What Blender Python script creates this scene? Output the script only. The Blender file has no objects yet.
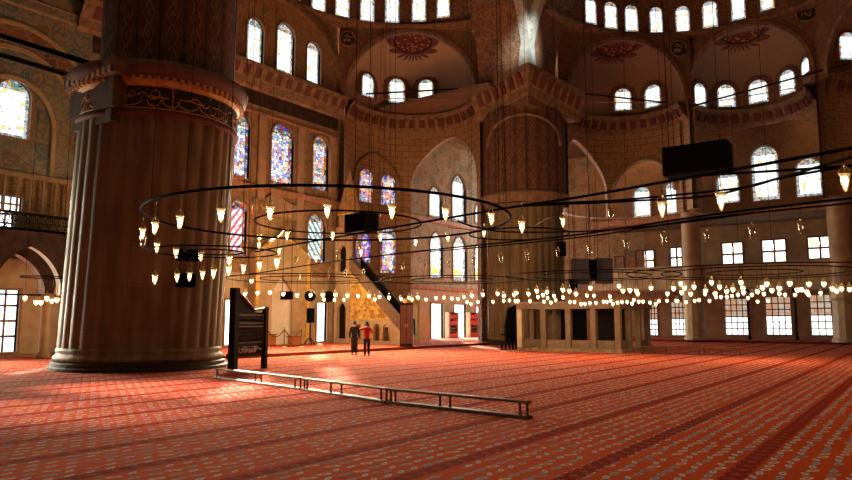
import bpy, math, random
from mathutils import Vector as V, Matrix
from mathutils.geometry import tessellate_polygon
random.seed(7)
PI = math.pi
col = bpy.context.scene.collection
# ------------------------------------------------------------------ camera
FPX, HY, EYE, TH = 690.0, 320.5, 1.82, math.radians(35.7)
CAM = V((-32.3, -8.9, EYE))
PITCH = math.atan((HY - 240) / FPX)
RT = V((math.sin(TH), -math.cos(TH), 0)); FH = V((math.cos(TH), math.sin(TH), 0)); UPW = V((0, 0, 1))
FW = FH*math.cos(PITCH) + UPW*math.sin(PITCH); UP = UPW*math.cos(PITCH) - FH*math.sin(PITCH)
def ray(px, py): return FW + RT*((px-426)/FPX) + UP*((240-py)/FPX)
def on_y(px, py, y): d = ray(px, py); return CAM + d*((y-CAM.y)/d.y)
def on_x(px, py, x): d = ray(px, py); return CAM + d*((x-CAM.x)/d.x)
def on_z(px, py, z): d = ray(px, py); return CAM + d*((z-CAM.z)/d.z)
def on_cyl(px, py, c, r):
    d = ray(px, py); ox, oy = CAM.x-c[0], CAM.y-c[1]
    a = d.x*d.x+d.y*d.y; b = ox*d.x+oy*d.y; cc = ox*ox+oy*oy-r*r
    q = b*b-a*cc
    return CAM + d*((-b+math.sqrt(max(q, 0)))/a)
def on_sph(px, py, c, r):
    d = ray(px, py); o = CAM-V(c); a = d.dot(d); b = o.dot(d); cc = o.dot(o)-r*r; q = b*b-a*cc
    return CAM + d*((-b+math.sqrt(max(q, 0)))/a)
def on_depth(px, py, dep): d = ray(px, py); return CAM + d*(dep/d.dot(FH))

# ------------------------------------------------------------------ materials
def new_mat(name):
    m = bpy.data.materials.new(name); m.use_nodes = True
    nt = m.node_tree; nt.nodes.clear(); return m, nt
class NB:
    def __init__(s, nt): s.nt = nt
    def n(s, t, ins=None, **kw):
        o = s.nt.nodes.new(t)
        for k, v in kw.items(): setattr(o, k, v)
        for k, v in (ins or {}).items():
            if hasattr(v, 'links') or isinstance(v, bpy.types.NodeSocket): s.nt.links.new(v, o.inputs[k])
            else: o.inputs[k].default_value = v
        return o
    def m(s, op, a, b=0.0, c=None):
        ins = {0: a, 1: b}
        if c is not None: ins[2] = c
        return s.n('ShaderNodeMath', ins, operation=op).outputs[0]
    def mix(s, f, a, b, bt='MIX'):
        o = s.nt.nodes.new('ShaderNodeMix'); o.data_type = 'RGBA'; o.blend_type = bt
        for sock, v in ((o.inputs[0], f), (o.inputs[6], a), (o.inputs[7], b)):
            if isinstance(v, bpy.types.NodeSocket): s.nt.links.new(v, sock)
            else: sock.default_value = v if not isinstance(v, tuple) or len(v) == 4 else (*v, 1)
        return o.outputs[2]
    def ramp(s, f, stops, interp='LINEAR'):
        o = s.nt.nodes.new('ShaderNodeValToRGB'); r = o.color_ramp; r.interpolation = interp
        while len(r.elements) < len(stops): r.elements.new(0.5)
        for e, (p, c) in zip(r.elements, stops):
            e.position = p; e.color = (*c, 1) if len(c) == 3 else c
        s.nt.links.new(f, o.inputs[0]); return o.outputs[0]
    def out(s, sh): s.nt.links.new(sh, s.n('ShaderNodeOutputMaterial').inputs[0])
    def bsdf(s, colr, rough=0.7, metal=0.0, spec=0.3, bump=None, bstr=0.3, bdist=0.05):
        ins = {'Base Color': colr if isinstance(colr, bpy.types.NodeSocket) else (*colr, 1), 'Roughness': rough, 'Metallic': metal, 'Specular IOR Level': spec}
        o = s.n('ShaderNodeBsdfPrincipled', ins)
        if bump is not None:
            b = s.n('ShaderNodeBump', {'Height': bump, 'Strength': bstr, 'Distance': bdist}); s.nt.links.new(b.outputs[0], o.inputs['Normal'])
        return o.outputs[0]
def plain(name, c, rough=0.6, metal=0.0, spec=0.3, var=0.15, sc=3.0, bump=0.0):
    m, nt = new_mat(name); b = NB(nt)
    tc = b.n('ShaderNodeTexCoord').outputs['Object']
    no = b.n('ShaderNodeTexNoise', {'Vector': tc, 'Scale': sc, 'Detail': 5.0}).outputs[0]
    dark = tuple(x*(1-var*2) for x in c); lite = tuple(min(1, x*(1+var)) for x in c)
    cc = b.ramp(no, [(0.3, dark), (0.7, lite)])
    b.out(b.bsdf(cc, rough, metal, spec, no if bump else None, bump)); return m
def emis(name, c, s):
    m, nt = new_mat(name); b = NB(nt)
    b.out(b.n('ShaderNodeEmission', {'Color': (*c, 1), 'Strength': s}).outputs[0]); return m
def paint(name, base, m1, m2, line, s1=1.3, s2=3.5, amt=1.0, rough=0.75):
    """Ottoman painted plaster: rosettes in two colours on a ground, thin scroll lines between."""
    m, nt = new_mat(name); b = NB(nt)
    tc = b.n('ShaderNodeTexCoord').outputs['Object']
    wob = b.n('ShaderNodeTexNoise', {'Vector': tc, 'Scale': 1.1, 'Detail': 2.0}).outputs['Color']
    v = b.n('ShaderNodeMix', None, data_type='VECTOR')
    nt.links.new(tc, v.inputs[4]); 
    add = b.n('ShaderNodeVectorMath', {0: tc, 1: wob}, operation='ADD').outputs[0]
    v1 = b.n('ShaderNodeTexVoronoi', {'Vector': add, 'Scale': s1})
    v2 = b.n('ShaderNodeTexVoronoi', {'Vector': add, 'Scale': s2}, feature='DISTANCE_TO_EDGE')
    v3 = b.n('ShaderNodeTexVoronoi', {'Vector': tc, 'Scale': s2*1.3})
    ring = b.ramp(v1.outputs['Distance'], [(0.0, (1, 1, 1)), (0.16, (0, 0, 0)), (0.24, (1, 1, 1)), (0.34, (1, 1, 1)), (0.38, (0, 0, 0))], 'CONSTANT')
    sep = b.n('ShaderNodeSeparateColor', {0: v1.outputs['Color']}).outputs[0]
    mc = b.mix(b.m('GREATER_THAN', sep, 0.55), (*m1, 1), (*m2, 1))
    c = b.mix(b.m('MULTIPLY', ring, 0.85*amt), (*base, 1), mc)
    ln = b.m('LESS_THAN', v2.outputs['Distance'], 0.07)
    c = b.mix(b.m('MULTIPLY', ln, 0.75*amt), c, (*line, 1))
    dots = b.m('LESS_THAN', v3.outputs['Distance'], 0.2)
    c = b.mix(b.m('MULTIPLY', dots, 0.6*amt), c, (*m2, 1))
    no = b.n('ShaderNodeTexNoise', {'Vector': tc, 'Scale': 0.35, 'Detail': 4.0}).outputs[0]
    c = b.mix(1.0, c, b.ramp(no, [(0.25, (0.7, 0.66, 0.62)), (0.7, (1, 1, 1))]), 'MULTIPLY')
    b.out(b.bsdf(c, rough, 0, 0.2)); return m
M = {}
M['wall'] = paint('painted_plaster_tan', (0.44, 0.29, 0.15), (0.28, 0.10, 0.05), (0.17, 0.16, 0.13), (0.25, 0.15, 0.08), 1.6, 2.6, 0.7)
M['wall_pale'] = paint('painted_plaster_pale', (0.55, 0.43, 0.28), (0.50, 0.17, 0.08), (0.18, 0.24, 0.24), (0.30, 0.30, 0.26), 1.0, 2.4, 0.9)
M['wall_green'] = paint('painted_plaster_blue_green', (0.33, 0.30, 0.20), (0.30, 0.12, 0.06), (0.10, 0.20, 0.22), (0.12, 0.20, 0.20), 0.9, 2.2, 0.9)
M['arch_red'] = paint('painted_plaster_red_scroll', (0.24, 0.125, 0.07), (0.36, 0.17, 0.09), (0.10, 0.085, 0.075), (0.38, 0.26, 0.16), 0.9, 2.0, 0.8)
M['spandrel'] = paint('painted_plaster_brown', (0.27, 0.165, 0.09), (0.28, 0.11, 0.07), (0.12, 0.125, 0.125), (0.18, 0.10, 0.06), 1.2, 2.2, 0.7)
M['pendentive'] = paint('painted_plaster_silver_green', (0.62, 0.62, 0.52), (0.35, 0.36, 0.30), (0.20, 0.30, 0.32), (0.36, 0.40, 0.36), 1.6, 3.0, 0.7)
M['pier_cornice'] = plain('pier_cornice_dark_brown', (0.17, 0.085, 0.05), 0.7, var=0.2); M['cornice'] = plain('cornice_red_brown', (0.29, 0.18, 0.10), 0.7, var=0.25, sc=2.5)
M['cornice_dark'] = plain('cornice_niche_dark_red', (0.15, 0.055, 0.04), 0.8)
M['ledge'] = plain('ledge_red_stone', (0.45, 0.22, 0.12), 0.6, var=0.2)
M['frieze'] = plain('frieze_dark_brown', (0.055, 0.028, 0.018), 0.7, var=0.3)
M['plaster'] = plain('niche_cream_plaster', (0.50, 0.36, 0.22), 0.8, var=0.1, sc=0.8)
M['iron'] = plain('black_iron', (0.008, 0.007, 0.007), 0.6, 0.0, 0.25); M['cable'] = plain('black_cable', (0.012, 0.010, 0.009), 1.0, 0.0, 0.0)
M['black'] = plain('black_plastic', (0.004, 0.004, 0.004), 0.7, spec=0.05)
M['grille_cloth'] = plain('speaker_cloth_black', (0.004, 0.0035, 0.0035), 1.0, spec=0.0)
M['screen'] = plain('dull_violet_cloth', (0.085, 0.065, 0.085), 0.7)
M['dark_wood'] = plain('dark_walnut_wood', (0.016, 0.008, 0.006), 0.6, spec=0.12, var=0.3, sc=6)
M['rail_wood'] = plain('polished_brown_wood', (0.15, 0.06, 0.02), 0.5, spec=0.12, var=0.25, sc=5)
M['post_wood'] = plain('dark_red_turned_wood', (0.10, 0.028, 0.015), 0.35, spec=0.4)
M['red_wood'] = plain('red_brown_window_wood', (0.22, 0.07, 0.035), 0.5)
M['shaded_stone'] = plain('plinth_stone_shadow_tone', (0.05, 0.035, 0.024), 0.6)  # pier plinth: the shadow on it is put into the stone colour
M['platform_stone'] = plain('brown_platform_marble', (0.20, 0.125, 0.07), 0.5, var=0.15)
M['hoop'] = plain('matt_black_iron', (0.005, 0.0045, 0.004), 0.9, 0.0, 0.05)
M['marble'] = plain('warm_marble', (0.50, 0.37, 0.215), 0.35, var=0.12, sc=1.6)
M['marble_white'] = plain('white_marble', (0.78, 0.70, 0.60), 0.3, var=0.06)
M['stone'] = plain('tan_limestone', (0.44, 0.29, 0.17), 0.6, var=0.15, sc=1.2)
M['gold'] = plain('gilded_relief', (0.86, 0.55, 0.13), 0.45, 0.25, var=0.2, sc=5)
M['gold_paint'] = plain('gold_paint', (0.62, 0.36, 0.13), 0.5, 0.2)
M['navy'] = plain('navy_ground', (0.035, 0.035, 0.045), 0.7)
M['white_paint'] = plain('white_lettering', (0.75, 0.70, 0.66), 0.6, var=0.03)
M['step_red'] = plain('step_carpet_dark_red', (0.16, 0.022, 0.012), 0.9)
M['brass'] = plain('brass', (0.55, 0.36, 0.14), 0.3, 0.8)
M['rope'] = plain('dark_red_rope', (0.12, 0.03, 0.03), 0.8)
M['book_red'] = plain('red_book_bindings', (0.45, 0.03, 0.025), 0.6)
M['skin'] = plain('skin', (0.45, 0.25, 0.17), 0.6, var=0.04)
M['red_cloth'] = plain('red_cotton', (0.42, 0.022, 0.03), 0.9)
M['black_cloth'] = plain('black_cotton', (0.012, 0.011, 0.012), 0.9)
M['navy_cloth'] = plain('dark_denim', (0.02, 0.02, 0.03), 0.9)
M['hair'] = plain('black_hair', (0.012, 0.009, 0.008), 0.6)
M['eye'] = plain('eye_dark', (0.02, 0.015, 0.012), 0.3)
M['box_orange'] = plain('orange_brown_leather', (0.45, 0.16, 0.05), 0.5)
M['halo'] = paint('window_surround_red_blue', (0.24, 0.10, 0.065), (0.40, 0.25, 0.15), (0.09, 0.09, 0.12), (0.33, 0.13, 0.08), 2.2, 4.5, 1.0)
M['jamb'] = plain('window_plaster_frame', (0.34, 0.20, 0.11), 0.7)
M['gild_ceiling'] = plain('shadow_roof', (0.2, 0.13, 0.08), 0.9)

def mat_pier():
    m, nt = new_mat('fluted_marble_weathered'); b = NB(nt)
    tc = b.n('ShaderNodeTexCoord').outputs['Object']
    mp = b.n('ShaderNodeMapping', {'Vector': tc, 'Scale': (1.2, 1.2, 0.18)}).outputs[0]
    st = b.n('ShaderNodeTexNoise', {'Vector': mp, 'Scale': 2.2, 'Detail': 6.0}).outputs[0]
    c = b.ramp(st, [(0.25, (0.13, 0.095, 0.05)), (0.5, (0.22, 0.165, 0.09)), (0.75, (0.30, 0.23, 0.135))])
    br = b.n('ShaderNodeTexBrick', {'Vector': b.n('ShaderNodeTexCoord').outputs['UV'], 'Color1': (1, 1, 1, 1), 'Color2': (0.86, 0.84, 0.8, 1), 'Mortar': (0.5, 0.45, 0.4, 1),
            'Scale': 1.0, 'Mortar Size': 0.006, 'Brick Width': 1.57, 'Row Height': 1.5})
    c = b.mix(1.0, c, br.outputs[0], 'MULTIPLY')
    b.out(b.bsdf(c, 0.6, 0, 0.18, st, 0.15)); return m
M['pier'] = mat_pier()
def mat_upper_pier():
    m, nt = new_mat('pier_painted_vertical_bands'); b = NB(nt)
    uv = b.n('ShaderNodeSeparateXYZ', {0: b.n('ShaderNodeTexCoord').outputs['UV']})
    u = b.m('FRACT', b.m('MULTIPLY', uv.outputs[0], 1.15)); w = b.m('FRACT', b.m('MULTIPLY', uv.outputs[1], 1.15))
    lz = b.m('ABSOLUTE', b.m('SUBTRACT', u, 0.5)); wz = b.m('ABSOLUTE', b.m('SUBTRACT', w, 0.5))
    dia = b.m('ADD', b.m('MULTIPLY', lz, 2.2), wz)
    c = b.ramp(dia, [(0.0, (0.22, 0.10, 0.05)), (0.28, (0.09, 0.06, 0.045)), (0.46, (0.21, 0.125, 0.07)), (0.66, (0.15, 0.065, 0.04))], 'CONSTANT')
    stripe = b.m('GREATER_THAN', lz, 0.43)
    c = b.mix(stripe, c, (0.07, 0.052, 0.042, 1))
    no = b.n('ShaderNodeTexNoise', {'Vector': b.n('ShaderNodeTexCoord').outputs['Object'], 'Scale': 3.0, 'Detail': 4.0}).outputs[0]
    c = b.mix(1.0, c, b.ramp(no, [(0.3, (0.6, 0.6, 0.6)), (0.7, (1.2, 1.15, 1.1))]), 'MULTIPLY')
    b.out(b.bsdf(c, 0.7, 0, 0.2)); return m
M['pier_upper'] = mat_upper_pier()
def mat_tiles():
    m, nt = new_mat('painted_brick_courses'); b = NB(nt)
    tcn = b.n('ShaderNodeTexCoord')
    br = b.n('ShaderNodeTexBrick', {'Vector': tcn.outputs['UV'], 'Color1': (0.40, 0.255, 0.13, 1), 'Color2': (0.36, 0.215, 0.11, 1), 'Mortar': (0.27, 0.14, 0.075, 1),
            'Scale': 1.0, 'Mortar Size': 0.05, 'Brick Width': 1.1, 'Row Height': 0.55})
    no = b.n('ShaderNodeTexVoronoi', {'Vector': tcn.outputs['Object'], 'Scale': 2.6}).outputs['Distance']
    c = b.mix(b.m('LESS_THAN', no, 0.28), br.outputs[0], (0.44, 0.28, 0.15, 1))
    b.out(b.bsdf(c, 0.75, 0, 0.2)); return m
M['tiles'] = mat_tiles()

def mat_carpet():
    m, nt = new_mat('prayer_carpet'); b = NB(nt)
    pos = b.n('ShaderNodeSeparateXYZ', {0: b.n('ShaderNodeTexCoord').outputs['Object']})
    x, y = pos.outputs[0], pos.outputs[1]
    P = 1.55
    fy = b.m('FRACT', b.m('DIVIDE', b.m('ADD', y, 2.3+P*20.5), P))       # 0.5 = border stripe
    ay = b.m('ABSOLUTE', b.m('SUBTRACT', fy, 0.5))
    stripe = b.m('LESS_THAN', ay, b.m('ADD', 0.055, b.m('MULTIPLY', b.m('ABSOLUTE', b.m('SINE', b.m('MULTIPLY', x, 11.0))), 0.022)))
    line = b.m('MULTIPLY', b.m('GREATER_THAN', ay, 0.07), b.m('LESS_THAN', ay, 0.085))
    # tulip motifs on a staggered grid
    G = 0.235
    row = b.m('FLOOR', b.m('DIVIDE', y, G))
    xs = b.m('ADD', b.m('DIVIDE', x, G*1.1), b.m('MULTIPLY', b.m('MODULO', b.m('ABSOLUTE', row), 2.0), 0.5))
    fx = b.m('SUBTRACT', b.m('FRACT', xs), 0.5); fg = b.m('SUBTRACT', b.m('FRACT', b.m('DIVIDE', y, G)), 0.5)
    cell = b.n('ShaderNodeCombineXYZ', {0: b.m('FLOOR', xs), 1: row, 2: 0.0}).outputs[0]
    wn = b.n('ShaderNodeTexWhiteNoise', {'Vector': cell}, noise_dimensions='3D').outputs['Value']
    fy2 = b.m('ADD', fg, b.m('MULTIPLY', b.m('SUBTRACT', wn, 0.5), 0.3))
    d = b.m('SQRT', b.m('ADD', b.m('POWER', b.m('MULTIPLY', fx, 0.95), 2.0), b.m('POWER', b.m('MULTIPLY', b.m('ADD', fy2, b.m('MULTIPLY', fx, b.m('MULTIPLY', b.m('SUBTRACT', wn, 0.45), 1.2))), 1.7), 2.0)))
    flower = b.m('MULTIPLY', b.m('LESS_THAN', d, b.m('ADD', 0.27, b.m('MULTIPLY', wn, 0.1))), b.m('LESS_THAN', wn, 0.95))
    heart = b.m('LESS_THAN', d, b.m('ADD', 0.08, b.m('MULTIPLY', wn, 0.1)))
    leafd = b.m('ADD', b.m('ABSOLUTE', b.m('SUBTRACT', b.m('ABSOLUTE', fx), 0.40)), b.m('ABSOLUTE', b.m('SUBTRACT', fg, 0.05)))
    leaf = b.m('LESS_THAN', leafd, 0.11)
    ground = b.mix(b.n('ShaderNodeTexNoise', {'Vector': b.n('ShaderNodeTexCoord').outputs['Object'], 'Scale': 0.5, 'Detail': 3.0}).outputs[0], (0.42, 0.030, 0.003, 1), (0.64, 0.078, 0.007, 1))
    fcol = b.ramp(wn, [(0.0, (0.46, 0.45, 0.42)), (0.4, (0.24, 0.31, 0.34)), (0.7, (0.60, 0.46, 0.30)), (0.9, (0.20, 0.26, 0.33))], 'CONSTANT')
    c = b.mix(flower, ground, fcol)
    c = b.mix(heart, c, (0.40, 0.04, 0.006, 1))
    c = b.mix(leaf, c, (0.20, 0.21, 0.20, 1))
    # border stripe: deep red with its own lozenges
    lo = b.m('ADD', b.m('ABSOLUTE', b.m('SUBTRACT', b.m('FRACT', b.m('DIVIDE', x, 0.30)), 0.5)), b.m('MULTIPLY', ay, 4.5))
    sc = b.mix(b.m('LESS_THAN', lo, 0.24), (0.22, 0.009, 0.003, 1), (0.34, 0.045, 0.014, 1))
    c = b.mix(stripe, c, sc); c = b.mix(line, c, (0.26, 0.02, 0.006, 1))
    nf = b.n('ShaderNodeTexNoise', {'Vector': b.n('ShaderNodeTexCoord').outputs['Object'], 'Scale': 60.0, 'Detail': 2.0}).outputs[0]
    o = b.n('ShaderNodeBsdfPrincipled', {'Base Color': c, 'Roughness': 1.0, 'Specular IOR Level': 0.02, 'Sheen Weight': 0.0, 'Sheen Roughness': 0.4, 'Sheen Tint': (1, 0.6, 0.4, 1)})
    bp = b.n('ShaderNodeBump', {'Height': nf, 'Strength': 0.4, 'Distance': 0.02}); nt.links.new(bp.outputs[0], o.inputs['Normal'])
    b.out(o.outputs[0]); return m
M['carpet'] = mat_carpet()

def glass_mat(name, kind, strength):
    """Leaded stained glass lit by the day outside: UV = metres on the pane, 'nrm' = -1..1 across, 0..1 up."""
    m, nt = new_mat(name); b = NB(nt)
    uv = b.n('ShaderNodeUVMap', None, uv_map='UVMap').outputs[0]
    nr = b.n('ShaderNodeSeparateXYZ', {0: b.n('ShaderNodeUVMap', None, uv_map='nrm').outputs[0]})
    au = b.m('ABSOLUTE', nr.outputs[0]); vv = nr.outputs[1]
    cellv = b.n('ShaderNodeTexVoronoi', {'Vector': uv, 'Scale': 4.5 if kind != 'white' else 5.5, 'Randomness': 0.55})
    edge = b.n('ShaderNodeTexVoronoi', {'Vector': uv, 'Scale': 4.5 if kind != 'white' else 5.5, 'Randomness': 0.55}, feature='DISTANCE_TO_EDGE').outputs[0]
    r = b.n('ShaderNodeSeparateColor', {0: cellv.outputs['Color']}).outputs[0]
    pal = {'white': [(0, (0.9, 0.95, 1.0)), (0.3, (0.25, 0.5, 0.45)), (0.5, (1, 0.95, 0.85)), (0.72, (0.8, 0.25, 0.12)), (0.82, (0.9, 0.95, 1)), (0.93, (0.95, 0.6, 0.15))],
           'colour': [(0, (0.75, 0.8, 1.0)), (0.22, (0.75, 0.06, 0.03)), (0.4, (0.95, 0.85, 0.8)), (0.6, (0.9, 0.35, 0.06)), (0.7, (0.12, 0.18, 0.85)), (0.85, (0.15, 0.4, 0.25)), (0.93, (0.95, 0.65, 0.1))],
           'blue': [(0, (0.7, 0.75, 1.0)), (0.3, (0.10, 0.10, 0.8)), (0.45, (0.95, 0.95, 1)), (0.6, (0.8, 0.08, 0.05)), (0.72, (0.12, 0.4, 0.3)), (0.84, (0.95, 0.5, 0.08))],
           'violet': [(0, (0.12, 0.06, 0.9)), (0.35, (0.3, 0.15, 0.95)), (0.55, (0.7, 0.7, 1)), (0.75, (0.85, 0.2, 0.1)), (0.88, (0.9, 0.6, 0.1))]}
    pal['stripe'] = pal['green'] = pal['colour']; pal['yellow'] = pal['white']; pal['plain'] = pal['white']
    mos = b.ramp(r, pal[kind], 'CONSTANT')
    border = b.m('MAXIMUM', b.m('GREATER_THAN', au, 0.72 if kind != 'white' else 0.8), b.m('MAXIMUM', b.m('GREATER_THAN', vv, 0.84), b.m('LESS_THAN', vv, 0.07)))
    if kind in ('stripe', 'green'):
        s = b.n('ShaderNodeSeparateXYZ', {0: uv})
        fr = b.m('FRACT', b.m('MULTIPLY', b.m('ADD' if kind == 'green' else 'SUBTRACT', s.outputs[1], b.m('MULTIPLY', s.outputs[0], 1.3)), 1.5))
        inner = b.mix(b.m('GREATER_THAN', fr, 0.55), (1, 0.97, 0.95, 1), (0.75, 0.16, 0.2, 1) if kind == 'stripe' else (0.18, 0.38, 0.3, 1))
    elif kind == 'yellow':
        q = b.m('MULTIPLY', b.m('LESS_THAN', b.m('ABSOLUTE', b.m('SUBTRACT', vv, 0.17)), 0.07), b.m('LESS_THAN', au, 0.55))
        inner = b.mix(q, (0.98, 0.98, 1, 1), (1.0, 0.55, 0.02, 1))
        inner = b.mix(b.m('GREATER_THAN', r, 0.8), inner, mos)
    elif kind in ('white', 'plain'):
        inner = b.mix(b.m('GREATER_THAN', r, 0.86), (0.97, 0.99, 1, 1), mos)
    else:
        inner = b.mix(0.25 if kind != 'violet' else 0.1, mos, (1, 1, 1, 1))
    c = inner if kind == 'plain' else b.mix(border, inner, mos)
    lead = b.m('LESS_THAN', edge, 0.05 if kind in ('white', 'yellow') else 0.075)
    lead = b.m('MULTIPLY', lead, b.m('MAXIMUM', border, 0.85 if kind in ('colour', 'blue', 'violet') else 0.6)) if kind != 'plain' else b.m('MULTIPLY', lead, 0.0)
    st = b.m('MULTIPLY', b.m('SUBTRACT', 1.0, b.m('MULTIPLY', lead, 0.9)), b.m('SUBTRACT', strength, b.m('MULTIPLY', border, strength*0.55)))
    em = b.n('ShaderNodeEmission', {'Color': c, 'Strength': st if kind != 'plain' else strength}).outputs[0]
    tr = b.n('ShaderNodeBsdfTransparent', {'Color': b.mix(0.5, c, (0.6, 0.6, 0.6, 1))}).outputs[0]
    b.out(em if kind == 'white' else b.n('ShaderNodeAddShader', {0: em, 1: tr}).outputs[0]); return m
GLASS = {k: glass_mat('stained_glass_'+k, k, s) for k, s in (('white', 1.7), ('colour', 1.25), ('blue', 1.5), ('violet', 1.3), ('stripe', 1.6), ('green', 1.5), ('yellow', 2.4), ('plain', 3.0))}
GLASS['door'] = glass_mat('daylit_door_glass', 'plain', 4.5)
GLASS['garden'] = glass_mat('window_onto_courtyard', 'plain', 1.8)
def mat_courtyard():
    m, nt = new_mat('courtyard_seen_through_glass'); b = NB(nt)
    nr = b.n('ShaderNodeSeparateXYZ', {0: b.n('ShaderNodeUVMap', None, uv_map='nrm').outputs[0]})
    br = b.n('ShaderNodeTexBrick', {'Vector': b.n('ShaderNodeUVMap', None, uv_map='UVMap').outputs[0], 'Color1': (0.9, 0.42, 0.22, 1), 'Color2': (0.85, 0.7, 0.55, 1), 'Mortar': (0.5, 0.3, 0.2, 1), 'Scale': 1.0, 'Brick Width': 0.6, 'Row Height': 0.4})
    c = b.mix(b.m('LESS_THAN', nr.outputs[1], 0.48), br.outputs[0], (1, 1, 0.97, 1))
    st = b.m('ADD', 0.75, b.m('MULTIPLY', b.m('LESS_THAN', nr.outputs[1], 0.48), 1.6))
    b.out(b.n('ShaderNodeEmission', {'Color': c, 'Strength': st}).outputs[0]); return m
GLASS['garden'] = mat_courtyard()
M['bulb'] = emis('bulb_glow', (1.0, 0.72, 0.40), 7.0)
M['bulb_far'] = emis('bulb_glow_small', (1.0, 0.78, 0.5), 11.0)
def mat_lampglass(name, tint, em):
    m, nt = new_mat(name); b = NB(nt)
    lw = b.n('ShaderNodeLayerWeight', {'Blend': 0.35}).outputs['Facing']
    tr = b.n('ShaderNodeBsdfTransparent', {'Color': (*tint, 1)}).outputs[0]
    gl = b.n('ShaderNodeBsdfGlossy', {'Color': (0.9, 0.85, 0.75, 1), 'Roughness': 0.15}).outputs[0]
    mx = b.n('ShaderNodeMixShader', {0: b.m('ADD', 0.12, b.m('MULTIPLY', lw, 0.6)), 1: tr, 2: gl}).outputs[0]
    if em > 0:
        mx = b.n('ShaderNodeAddShader', {0: mx, 1: b.n('ShaderNodeEmission', {'Color': (1, 0.6, 0.25, 1), 'Strength': em}).outputs[0]}).outputs[0]
    b.out(mx); return m
M['lampglass'] = mat_lampglass('clear_lamp_glass', (0.93, 0.9, 0.86), 0.0)
M['lampglass_lit'] = mat_lampglass('glowing_lamp_glass', (1, 0.9, 0.7), 0.35)

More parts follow.
